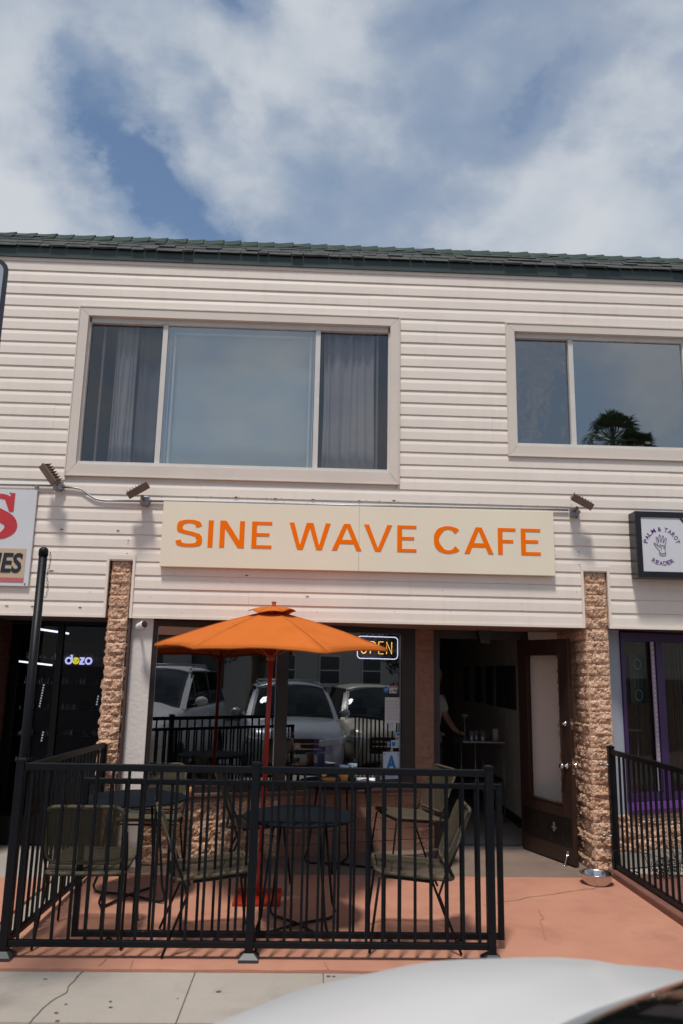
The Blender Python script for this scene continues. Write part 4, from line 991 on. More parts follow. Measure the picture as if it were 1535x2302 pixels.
# ================================================================ umbrella
def umbrella():
    px, py = -.345, -.83
    e = empty('patio_umbrella', (px, py, 0)); tag(e, 'open orange canvas parasol on a red pole standing on the patio', 'umbrella')
    m = MB(); m.box(-.185, .165, -.215, .195, .0, .024); m.build('base_plate', mRed, e, bevel=.003)
    m = MB(); m.tube([(0, 0, .024), (0, 0, .34)], .024, 14); m.build('base_tube', mRed, e)
    m = MB(); m.tube([(0, 0, .30), (0.03, 0, 2.22)], .0185, 12); m.build('pole', mRed, e)
    m = MB(); m.lathe([(.020, 0), (.026, .006), (.015, .020), (.019, .038), (.021, .046), (.0, .050)], (.03, 0, 2.210), 12); m.build('finial', mTer, e)
    n = 6; Rr = .945; zr, zt = 1.880, 2.185; c = (.020, 0)
    a0 = R(-2)
    cor = [Vector((c[0]+Rr*math.cos(a0+i*math.pi/3), c[1]+Rr*math.sin(a0+i*math.pi/3), zr+.012+.046*math.sin(a0+i*math.pi/3)+.006*math.sin(i*2.1))) for i in range(n)]
    m = MB(); top = Vector((c[0], c[1], zt)); K = 10
    for i in range(n):
        p, q = cor[i], cor[(i+1) % n]
        def fn(u_, v_, p=p, q=q, i=i):
            r0 = .075+.925*v_
            a = top+(p-top)*r0; b_ = top+(q-top)*r0
            # rib line bows up, cloth between ribs sags inwards at the hem
            bow = .020*math.sin(math.pi*r0)
            w = a.lerp(b_, u_); s_ = math.sin(math.pi*u_)
            hem = (top+((p+q)/2-top)-w); hem.z = 0
            w += Vector(((c[0]-w.x), (c[1]-w.y), 0))*(.030*s_*v_**1.5)
            w.z += bow-.012*s_*math.sin(math.pi*v_)+.016*s_*v_**3+.004*math.sin(v_*19+i*2)*s_*v_+.006*noise.noise(Vector((w.x*7, w.y*7, i)))*v_
            return tuple(w)
        m.grid(12, K, fn)
        # narrow hem band hanging from the edge
        m.grid(12, 1, lambda u_, v_, fn=fn: tuple(Vector(fn(u_, 1))+Vector((0, 0, -.018*v_))))
    o = m.build('canopy', mOrF, e, recalc=False); sl = o.modifiers.new('t', 'SOLIDIFY'); sl.thickness = .0015
    m = MB()
    for i in range(n):
        p = cor[i]; m.tube([top+(p-top)*r0+Vector((0, 0, .020*math.sin(math.pi*r0)+.003)) for r0 in [.08+.92*k/12 for k in range(13)]], .0022, 4)
    m.build('seam', mat('orange_seam', (.60, .155, .028), .9), o)
    m = MB()
    for i in range(n):
        a1, a2 = a0+i*math.pi/3, a0+(i+1)*math.pi/3
        def fn(u_, v_, a1=a1, a2=a2):
            a = a1+(a2-a1)*u_; rr = .03+.165*v_*(1-.06*math.sin(math.pi*u_))
            return (c[0]+rr*math.cos(a), c[1]+rr*math.sin(a), zt+.030-.052*v_**1.5+.016*v_*math.sin(math.pi*u_)+.014*v_*math.sin(a*2+2.2))
        m.grid(8, 4, fn)
    o = m.build('vent', mOrF, e, recalc=False); sl = o.modifiers.new('t', 'SOLIDIFY'); sl.thickness = .002
    for i in range(n):
        p = cor[i]; d = Vector((p.x-c[0], p.y-c[1], 0)).normalized()
        m = MB(); m.tube([top+Vector((0, 0, -.025)), top.lerp(p, .5)+Vector((0, 0, .002)), p+Vector((0, 0, -.014))], .006, 6)
        rb = m.build('rib', mTer, e)
        m = MB(); mid = top.lerp(p, .52)+Vector((0, 0, .02)); m.tube([(c[0], c[1], 1.80), mid], .006, 6); m.build('strut', mTer, rb)
    m = MB(); m.lathe([(.034, 0), (.034, .04)], (c[0], c[1], 1.78), 12); m.build('hub', mTer, e)
umbrella()

# ================================================================ tables and chairs
def table():
    e = empty('round_table'); 
    m = MB(); m.lathe([(.0, .705), (.375, .705), (.392, .709), (.396, .716), (.392, .723), (.380, .726), (.0, .727)], n=48, close=False); m.build('tabletop', mTabl, e)
    for i in range(4):
        a = R(45+90*i); c_, s_ = math.cos(a), math.sin(a)
        m = MB(); m.tube([(.22*c_, .22*s_, .70), (.30*c_, .30*s_, .12), (.33*c_, .33*s_, .05), (.31*c_, .31*s_, .018), (.27*c_, .27*s_, .012), (0.01*c_, .01*s_, .022+.004*(i % 2))], .0095, 8); m.build('leg', mIron, e)
    m = MB(); m.tube([(.21*math.cos(t*.5236), .21*math.sin(t*.5236), .695) for t in range(12)], .008, 6, closed=True); m.build('apron_ring', mIron, e)
    return e
T1 = table(); T1.location = (-1.33, -.86, 0); T1.rotation_euler.z = R(20)
tag(T1, 'round black cafe table at the left, next to the stucco wall', 'table', 'round black tables on the patio')
T2 = copy_tree(T1); T2.location = (-.045, -1.50, 0); T2.rotation_euler.z = R(-8); T2['label'] = 'round black cafe table in the middle of the patio, right of the red umbrella base'
T3 = copy_tree(T1); T3.location = (.31, .165, .0); T3.rotation_euler.z = R(30); T3['label'] = 'round black cafe table against the cafe window, holding the food and drinks'
def chair():
    """front of the seat towards +x"""
    e = empty('cord_chair'); W2 = .245
    def rr(pts): return pts
    # seat frame: rounded rectangle, cord wrapped
    def rrect(hx, hy, r_, n=5):
        out = []
        for cx, cy, a in ((hx-r_, hy-r_, 0), (-hx+r_, hy-r_, 90), (-hx+r_, -hy+r_, 180), (hx-r_, -hy+r_, 270)):
            for i in range(n+1): t = R(a+90*i/n); out.append((cx+r_*math.cos(t), cy+r_*math.sin(t)))
        return out
    def seatz(x): return .455+.020*(x/.23)-.012*(1-(x/.25)**2)
    m = MB(); m.tube([(x, y, seatz(x)) for x, y in rrect(.25, W2, .07)], .0125, 8, closed=True)
    for i in range(60):
        x = -.225+i*.45/59; z = seatz(x); yy = W2-.004
        m.tube([(x, -yy-.012, z-.006), (x, -yy*.98, z+.013), (x, 0, z+.004), (x, yy*.98, z+.013), (x, yy+.012, z-.006)], .0025, 4, cap=False)
    m.build('seat', mCord, e)
    # back: leans away
    def bp(t, y): return (-.215-.115*t-.03*t*t, y, .49+.36*t)      # t up
    m = MB(); out = []
    pts2 = rrect(.19, W2, .07)
    m.tube([bp((p[0]+.19)/.38, p[1]) for p in pts2], .0120, 8, closed=True)
    for i in range(48):
        t = .03+i*.94/47; a = W2-.006; p0, p1 = bp(t, -a), bp(t, a)
        cx = bp(t, 0); m.tube([(p0[0]+.010, p0[1]-.010, p0[2]), (cx[0]-.014, cx[1], cx[2]), (p1[0]+.010, p1[1]+.010, p1[2])], .0025, 4, cap=False)
    m.build('backrest', mCord, e)
    for s_ in (-1, 1):
        m = MB(); m.tube([(.285, s_*.268, .008), (.225, s_*.240, .435), (.19, s_*.235, .443), (-.12, s_*.235, .415)], .0085, 8); m.build('leg', mIron, e)
        m = MB(); m.tube([(-.285, s_*.268, .008), (-.15, s_*.245, .34), (-.185, s_*.250, .44), bp(.15, s_*.258), bp(.55, s_*.258)], .0085, 8); m.build('leg', mIron, e)
    m = MB(); m.tube([(-.14, -.245, .40), (-.14, .245, .40)], .008, 8); m.tube([(.19, -.24, .43), (.19, .24, .43)], .008, 8); m.build('cross_bar', mIron, e)
    return e
C0 = chair(); C0.location = (-1.40, -1.69, 0); C0.rotation_euler.z = R(92)
tag(C0, 'olive cord chair with its back to the pavement, nearest the front left post', 'chair', 'olive cord chairs on the patio')
for x, y, a, lab in ((-.625, -1.775, 12, 'olive cord chair in profile left of the middle table, facing right'),
                     (.705, -1.735, 178, 'olive cord chair in profile right of the middle table, facing left'),
                     (-1.335, -.17, -88, 'olive cord chair against the wall behind the left table'),
                     (-.42, -.20, 4, 'olive cord chair left of the window side table, behind the umbrella pole'),
                     (.93, .17, 196, 'olive cord chair right of the window side table, in front of the brown pier')):
    c = copy_tree(C0); c.location = (x, y, .0); c.rotation_euler.z = R(a); c['label'] = lab

# ================================================================ small things outside
m = MB(); m.lathe([(.0, .004), (.098, .002), (.108, .008), (.118, .035), (.126, .078), (.135, .086), (.139, .086), (.138, .090), (.132, .090), (.122, .078), (.113, .035), (.102, .014), (.0, .012)], (0, 0, 0), 40, close=False)
o = m.build('dog_bowl', mSteel); o.location = (2.45, -.32, .0); tag(o, 'stainless steel dog bowl on the orange patio by the right pillar', 'bowl')
def at(x, y, z): return (x, y, z)
tz = .727
def cup(x, y, r1, r2, h, m_, lab):
    q = MB(); q.lathe([(.0, 0), (r1, 0), (r1+(r2-r1)*.86, h*.86), (r1+(r2-r1)*.86-.002, h*.86), (.0, h*.855)], n=20, close=False); o = q.build('drink_cup', m_); o.location = (x, y, tz); tag(o, lab, 'drink')
    q = MB(); q.lathe([(r1+(r2-r1)*.86+.0006, h*.862), (r2+.0006, h), (r2-.0015, h), (r1+(r2-r1)*.86-.001, h*.862)], n=20, close=False); q.build('rim', mLbl, o)
    q = MB(); q.tube([(0, 0, h*.5), (.02, .0, h*1.25)], .003, 6); q.build('straw', mBlkS, o)
cup(.325, .06, .036, .043, .150, mWick, 'orange iced drink on the window side table, left of the green one')
cup(.405, .14, .033, .042, .155, mGrn, 'green iced drink on the window side table, behind the orange one')
q = MB(); q.lathe([(.0, .004), (.045, 0), (.062, .02), (.082, .034), (.079, .036), (.06, .024), (.04, .012), (0, .012)], n=28, close=False); o = q.build('bowl', mMust); o.location = (.20, .05, tz); tag(o, 'mustard yellow bowl on the window side table', 'bowl')
q = MB(); q.lathe([(.0, 0), (.010, .002), (.028, .010), (.040, .016), (.034, .019), (.0, .012)], n=14, close=False); o = q.build('spoon_rest', mWick); o.location = (.135, .10, tz+.07); 
o.rotation_euler = (R(50), R(20), 0); tag(o, 'orange wooden spoon head leaning out of the mustard bowl', 'spoon')
q = MB(); q.X = Matrix(); n_ = 28
q.lathe([(.0, .006), (.065, .002), (.085, .012), (.120, .032), (.122, .036), (.116, .036), (.084, .018), (.0, .012)], n=4, close=False)
o = q.build('plate', mPlate, bevel=.004); o.location = (.52, .05, tz); o.rotation_euler.z = R(40); tag(o, 'square white plate of salad on the window side table', 'plate')
q = MB(); rnd = random.Random(2)
for i in range(70):
    a, r_ = rnd.uniform(0, 6.28), rnd.uniform(0, .06); x, y, z = r_*math.cos(a), r_*math.sin(a), .016+rnd.uniform(0, .022)*(1-r_/.09); s_ = rnd.uniform(.006, .014)
    q.add([(x-s_, y, z), (x, y-s_, z+s_*.4), (x+s_, y, z+rnd.uniform(-.3, .6)*s_), (x, y+s_, z+s_*.5)], [(0, 1, 2, 3)])
q.build('salad', mFood, o, recalc=False)
q = MB(); q.lathe([(.0, 0), (.034, 0), (.038, .01), (.038, .055), (.034, .058), (.034, .045), (0, .045)], n=20, close=False)
o = q.build('candle_jar', mWick); o.location = tuple(FX @ Vector((.42, -.03, .5992))); o.location.z = .5995; tag(o, 'small orange candle jar on the window sill behind the left chairs', 'jar')

# ---- things on and behind the cafe glass
def on_glass(): pass
def card(name, s0, s1, z0, z1, m_, lab, cat, y=.0155):
    b = MB(); b.X = FX; b.box(s0, s1, y-.0006, y, z0, z1); o = b.build(name, m_); tag(o, lab, cat); return o
o = card('notice', 2.385, 2.553, 1.205, 1.455, mPap, 'printed white notice taped inside the right edge of the cafe window', 'notice')
b = MB(); b.X = FX
for k in range(15): 
    x = 2.40
    while x < 2.52:
        w = random.uniform(.008, .03); b.box(x, min(x+w, 2.538), .0140, .0146, 1.235+k*.0135, 1.2385+k*.0135); x += w+.005
b.build('print', mInk, o)
card('paper_slip', 2.425, 2.49, 1.13, 1.20, mat('pale_slip', (.50, .53, .55), .8), 'small blank paper slip just under the printed notice', 'notice')
o = card('sticker', 2.432, 2.517, 1.495, 1.568, mPap, 'red and white WARNING camera sticker above the notice in the cafe window', 'sticker')
b = MB(); b.X = FX; b.box(2.434, 2.515, .0138, .0144, 1.550, 1.566);
for k in range(3): b.box(2.438, 2.468, .0142, .0147, 1.503+k*.009, 1.507+k*.009)
b.build('red_print', mRdP, o)
b = MB(); b.X = FX; text_mesh(b, 'WARNING', .010, .07, offset=.01, X=T(2.440, .0138, 1.553), depth=.0006); b.build('white_print', mPap, o)
b = MB(); b.X = FX; b.tube([(2.478, .0135, 1.53), (2.508, .0135, 1.518)], .006, 6); b.tube([(2.500, .0135, 1.515), (2.508, .0135, 1.502)], .003, 5); b.build('camera_drawing', mNavL, o)
b = MB(); b.X = FX @ T(2.398, .015, 1.531); b.prism([(.034*math.cos(t*.785+.39), .034*math.sin(t*.785+.39)) for t in range(8)], -.0008, 0); o = b.build('sticker', mBlu); tag(o, 'blue eight sided alarm sticker reading ADT beside the red warning sticker', 'sticker')
b = MB(); b.X = FX; text_mesh(b, 'ADT', .02, .042, shear=.2, offset=.015, X=T(2.377, .014, 1.522), depth=.0006); b.build('lettering', mPap, o)
# stack of payment stickers
o = card('sticker', 2.505, 2.553, 1.045, 1.115, mLbl, 'upper pale payment sticker with a red and orange mark, at the window edge', 'sticker')
b = MB(); b.X = FX; b.box(2.515, 2.545, .0140, .0147, 1.082, 1.108); b.build('blue_mark', mBlu, o)
b = MB(); b.X = FX; b.box(2.513, 2.531, .0140, .0147, 1.052, 1.070); b.build('red_mark', mRdP, o); b = MB(); b.X = FX; b.box(2.532, 2.548, .0140, .0147, 1.052, 1.070); b.build('orange_mark', mWick, o)
o = card('sticker', 2.455, 2.553, .965, 1.040, mLbl, 'wider pale payment sticker with a blue square, below the upper one', 'sticker')
b = MB(); b.X = FX; b.box(2.465, 2.502, .0140, .0147, .982, 1.022); b.build('blue_mark', mBlu, o)
b = MB(); b.X = FX; b.box(2.512, 2.545, .0140, .0147, 1.010, 1.014); b.box(2.53, 2.545, .0140, .0147, .975, .99); b.build('grey_mark', mInk, o)
o = card('sticker', 2.405, 2.45, .965, 1.035, mNvy, 'small navy sticker left of the payment stickers', 'sticker')
b = MB(); b.X = FX
for k in range(4): b.box(2.412, 2.443, .0140, .0147, .975+k*.014, .981+k*.014)
b.build('white_mark', mLbl, o)
b = MB(); b.X = FX; b.box(2.452, 2.475, .014, .0155, .928, .962); tag(b.build('tape', mGold), 'scrap of yellow tape holding up the grade card', 'tape')
o = card('grade_card', 2.368, 2.553, .672, .928, mat('pale_blue_grade_card', (.50, .58, .66), .6), 'pale blue grade card with a large blue A in the cafe window corner', 'grade card')
b = MB(); b.X = FX; text_mesh(b, 'A', .140, .115, offset=.045, X=T(2.402, .0138, .755), depth=.0006); b.build('blue_letter', mBlu, o)
b = MB(); b.X = FX
for (a, c_, d, e_) in ((2.374, 2.547, .9155, .9170), (2.374, 2.547, .722, .7235), (2.374, 2.3755, .7235, .9155), (2.5455, 2.547, .7235, .9155)): b.box(a, c_, .0140, .0147, d, e_)
for k in range(4): b.box(2.38, 2.50, .0140, .0147, .682+k*.009, .685+k*.009)
for x in (2.385, 2.532): b.prism([(x+.008*math.cos(t*1.5708), .904+.010*math.sin(t*1.5708)) for t in range(4)], .0135, .0140)
b.build('print', mInk, o)

# open sign: white outline and yellow letters
def open_sign():
    e = empty('neon_open_sign', (0, 0, 0)); tag(e, 'lit neon OPEN sign with a white outline in the top right of the cafe window', 'neon sign')
    x0, x1, z0, z1, y = 2.085, 2.535, 1.835, 2.055, .045
    r_ = .035; pts = []
    for cx, cz, a in ((x1-r_, z1-r_, 0), (x0+r_, z1-r_, 90), (x0+r_, z0+r_, 180), (x1-r_, z0+r_, 270)):
        for i in range(6): t = R(a+18*i); pts.append((cx+r_*math.cos(t), y, cz+r_*math.sin(t)))
    m = MB(); m.X = FX; m.tube(pts, .0045, 8, closed=True); m.build('outline_tube', eWht, e)
    def tb(p): 
        q = MB(); q.X = FX; q.tube([(a, y, b_) for a, b_ in p], .0046, 8); return q
    zl, zh = 1.885, 2.005; h = zh-zl
    ov = [(2.155+.034*math.cos(R(100+i*340/20)), (zl+zh)/2+h/2*math.sin(R(100+i*340/20))) for i in range(21)]
    for p in (ov, [(2.228, zl), (2.228, zh), (2.262, zh), (2.280, zh-.012), (2.284, zh-.03), (2.278, zh-.05), (2.262, zh-.06), (2.228, zh-.06)],
              [(2.372, zh), (2.322, zh), (2.322, zl), (2.372, zl)], [(2.322, (zl+zh)/2), (2.366, (zl+zh)/2)], [(2.410, zl), (2.410, zh), (2.468, zl), (2.468, zh)]):
        tb(p).build('letter_tube', eYel, e)
    m = MB(); m.X = FX; m.box(x0+.01, x1-.01, y+.008, y+.016, z0+.01, z1-.01); m.build('backing', mBlkS, e)
    m = MB(); m.X = FX
    for x in (x0+.05, x1-.05): m.tube([(x, y+.01, z1-.01), (x, y+.01, 2.6)], .0015, 5)
    m.build('hanging_wire', mGal, e)
open_sign()
# purple menu boards standing inside
for k, (s, dz, lab) in enumerate(((1.72, .0, 'left purple menu board with white handwriting inside the window'), (1.83, -.01, 'middle purple menu board with white handwriting inside the window'), (1.95, .01, 'right purple menu board with white handwriting inside the window'))):
    b = MB(); b.X = FX @ T(s, .25+.03*k, .52) @ Matrix.Rotation(R(-8), 4, 'X'); b.box(0, .10, 0, .006, .0, .56+dz)
    o = b.build('menu_board', mat('menu_purple', (.13, .11, .36), .7)); tag(o, lab, 'menu board', 'purple menu boards in the cafe window')
    q = MB(); q.X = b.X; rnd = random.Random(k)
    for r_ in range(26):
        if r_ in (4, 5, 21, 22) and k != 1: continue
        x = .012
        while x < .085:
            w = rnd.uniform(.004, .014); z = .03+r_*.0195
            q.tube([(x, -.002, z), (x+w*.4, -.002, z+rnd.uniform(.003, .012)), (x+w, -.002, z+rnd.uniform(-.002, .006))], .0009, 3, cap=False); x += w+rnd.uniform(.003, .02)
    q.build('handwriting', mPap, o)
for s, rot, lab in ((1.58, -14, 'clear plastic menu holder leaning left of the purple boards'), (2.10, 12, 'clear plastic menu holder leaning right of the purple boards')):
    b = MB(); b.X = FX @ T(s, .22, .55) @ Matrix.Rotation(R(rot), 4, 'Y'); b.box(0, .012, 0, .10, .0, .56); b.box(-.03, .04, 0, .1, .54, .57)
    tag(b.build('menu_holder', mat('greyed_plastic', (.42, .40, .42), .3)), lab, 'menu holder')
# counter behind glass
b = MB(); b.X = FX; b.box(.1, 2.5, .16, .62, .49, .52); o = b.build('window_counter', mIntD); tag(o, 'dark counter running behind the cafe window glass', 'counter')
b = MB(); b.X = FX; b.box(.1, .14, .18, .6, 0.02, .489); b.box(2.4, 2.44, .18, .6, 0.02, .489); b.build('support', mIntD, o)

# ---- inside the doorway
WX = T(2.42, 1.02, 0) @ RZ(R(90))
PICY = (1.95, 2.45, 3.05, 3.75, 4.6)
for k in range(5):
    x = PICY[k]-1.02; b = MB()
    b.X = WX; b.box(x, x+.40, .0215, .045, 1.30, 1.80); o = b.build('picture_frame', mBlkS)
    o.location = (0, 0, 0); tag(o, 'black framed picture on the panelled wall inside the cafe, %s from the door' % ['first', 'second', 'third', 'fourth', 'fifth'][k], 'picture', 'row of framed pictures inside the cafe')
    q = MB(); q.X = WX; q.box(x+.02, x+.38, .0455, .048, 1.32, 1.78); q.build('print', mat('dim_print', (.05, .06, .065), .3), o)

# bar cart with glasses and a person beyond it
e = empty('bar_cart', (1.82, 2.15, .022)); tag(e, 'narrow bar cart on thin metal legs inside the cafe doorway', 'cart')
for x, y in ((.0, .18), (.13, .0), (.34, .55), (.47, .02)):
    b = MB(); b.tube([(x, y, .0), (x, y, .885)], .007, 8); b.build('leg', mGal, e)
b = MB(); b.box(-.01, .48, -.01, .56, .885, .90); b.build('top_shelf', mSlvB, e)
b = MB(); b.box(.0, .47, .0, .55, .46, .468); b.build('lower_shelf', mIron, e)
for k, (x, y) in enumerate(((1.93, 2.25), (2.00, 2.32), (2.06, 2.24), (2.09, 2.36))):
    b = MB(); b.lathe([(.028, 0), (.034, .11), (.032, .11), (.026, .006), (0, .006)], n=16, close=False)
    o = b.build('drinking_glass', mat('frosted_glass', (.30, .31, .33), .12, metal=.5)); o.location = (x, y, .9225)
    tag(o, ['leftmost clear tumbler on the bar cart in the doorway', 'second clear tumbler from the left on the bar cart', 'third clear tumbler from the left on the bar cart', 'clear tumbler closest to the white canister on the bar cart'][k], 'glass', 'glasses on the bar cart')
b = MB(); b.lathe([(.036, 0), (.036, .14), (.0, .141)], n=20); o = b.build('canister', mat('dull_white', (.42, .38, .34), .6)); o.location = (2.215, 2.24, .9225); tag(o, 'dull white canister at the right end of the bar cart', 'canister')
b = MB(); b.lathe([(.05, 0), (.012, .006), (.006, .10), (.006, .24), (.02, .25), (.045, .28), (.05, .30), (.0, .302)], n=20); o = b.build('glass_stand', mat('frosted_glass', (.30, .31, .33), .12, metal=.5)); o.location = (1.86, 2.30, .9225); tag(o, 'tall stemmed glass dish on the left end of the bar cart', 'glass')

def person():
    e = empty('person', (1.46, 2.35, .022)); tag(e, 'person in a white shirt and dark jeans standing in the dark cafe doorway', 'person')
    def skin(name, verts, edges, mt, parent, root=0, sub=2):
        me = bpy.data.meshes.new(name); me.from_pydata([v[:3] for v in verts], edges, []); me.materials.append(mt)
        o = bpy.data.objects.new(name, me); COL.objects.link(o)
        sk = o.modifiers.new('skin', 'SKIN'); sk.use_smooth_shade = True
        for i, v in enumerate(verts): me.skin_vertices[0].data[i].radius = (v[3], v[4] if len(v) > 4 else v[3])
        me.skin_vertices[0].data[root].use_root = True
        sb = o.modifiers.new('sub', 'SUBSURF'); sb.levels = sb.render_levels = sub
        o.parent = parent; return o
    V = [(0, 0, .92, .13, .10), (0, 0, 1.15, .115, .085), (0, .0, 1.34, .14, .095), (0, 0, 1.44, .06), (.01, -.03, 1.52, .052), (.02, -.06, 1.60, .075, .085), (.03, -.075, 1.68, .078, .088), (.02, -.06, 1.745, .045),
         (.17, 0, 1.37, .05), (.22, -.03, 1.16, .042), (.20, -.20, 1.02, .033), (.19, -.27, 1.00, .024), (-.17, 0, 1.37, .05), (-.22, -.03, 1.16, .042), (-.16, -.20, 1.02, .033), (-.13, -.27, 1.0, .024),
         (.09, 0, .82, .085), (.10, -.01, .48, .06), (.10, .01, .10, .042), (.11, -.12, .035, .032), (-.09, 0, .82, .085), (-.10, -.01, .48, .06), (-.10, .01, .10, .042), (-.11, -.12, .035, .032)]
    E_ = [(0, 1), (1, 2), (2, 3), (3, 4), (4, 5), (5, 6), (6, 7), (2, 8), (8, 9), (9, 10), (10, 11), (2, 12), (12, 13), (13, 14), (14, 15), (0, 16), (16, 17), (17, 18), (18, 19), (0, 20), (20, 21), (21, 22), (22, 23)]
    body = skin('body', V, E_, mSkin, e)
    for s_, hx in ((1, .19), (-1, -.13)):
        for j, (dx_, ln) in enumerate(((-.018, .07), (-.006, .078), (.006, .073), (.018, .058))):
            skin('finger', [(hx+dx_, -.285, 1.0, .010), (hx+dx_*1.2, -.285-ln*.6, .995, .0085), (hx+dx_*1.2, -.285-ln, .975, .007)], [(0, 1), (1, 2)], mSkin, body, sub=1)
        skin('thumb', [(hx-.022*s_, -.27, 1.0, .011), (hx-.045*s_, -.30, .99, .009), (hx-.045*s_, -.325, .98, .008)], [(0, 1), (1, 2)], mSkin, body, sub=1)
    skin('shirt', [(0, 0, .93, .145, .112), (0, 0, 1.15, .13, .10), (0, 0, 1.33, .155, .11), (0, 0, 1.42, .085, .08), (.17, 0, 1.37, .066), (.215, -.02, 1.20, .062), (-.17, 0, 1.37, .066), (-.215, -.02, 1.20, .062)],
         [(0, 1), (1, 2), (2, 3), (2, 4), (4, 5), (2, 6), (6, 7)], mTee, e)
    skin('jeans', [(0, 0, .95, .135, .108), (.09, 0, .80, .098), (.10, -.01, .48, .074), (.10, .01, .10, .060), (-.09, 0, .80, .098), (-.10, -.01, .48, .074), (-.10, .01, .10, .060)], [(0, 1), (1, 2), (2, 3), (0, 4), (4, 5), (5, 6)], mJean, e)
    skin('hair', [(.02, .015, 1.56, .06, .05), (.03, -.02, 1.66, .082, .085), (.025, -.055, 1.735, .06)], [(0, 1), (1, 2)], mHair, e)
    f_ = MB()
    for s_ in (-1, 1): f_.lathe([(.0, -.008), (.010, 0), (.0, .008)], (.022+s_*.03, -.148, 1.635), 8, close=False)
    f_.build('eyes', mHair, body)
    f_ = MB(); f_.add([(.01, -.145, 1.60), (.034, -.145, 1.60), (.022, -.170, 1.60), (.022, -.147, 1.645)], [(0, 1, 2), (0, 2, 3), (1, 3, 2)]); f_.build('nose', mSkin, body)
    f_ = MB(); f_.tube([(-.002, -.138, 1.572), (.022, -.146, 1.572), (.046, -.138, 1.572)], .005, 6); f_.build('mouth', mat('lips', (.30, .11, .09), .5), body)
    e.rotation_euler.z = R(35)
person()

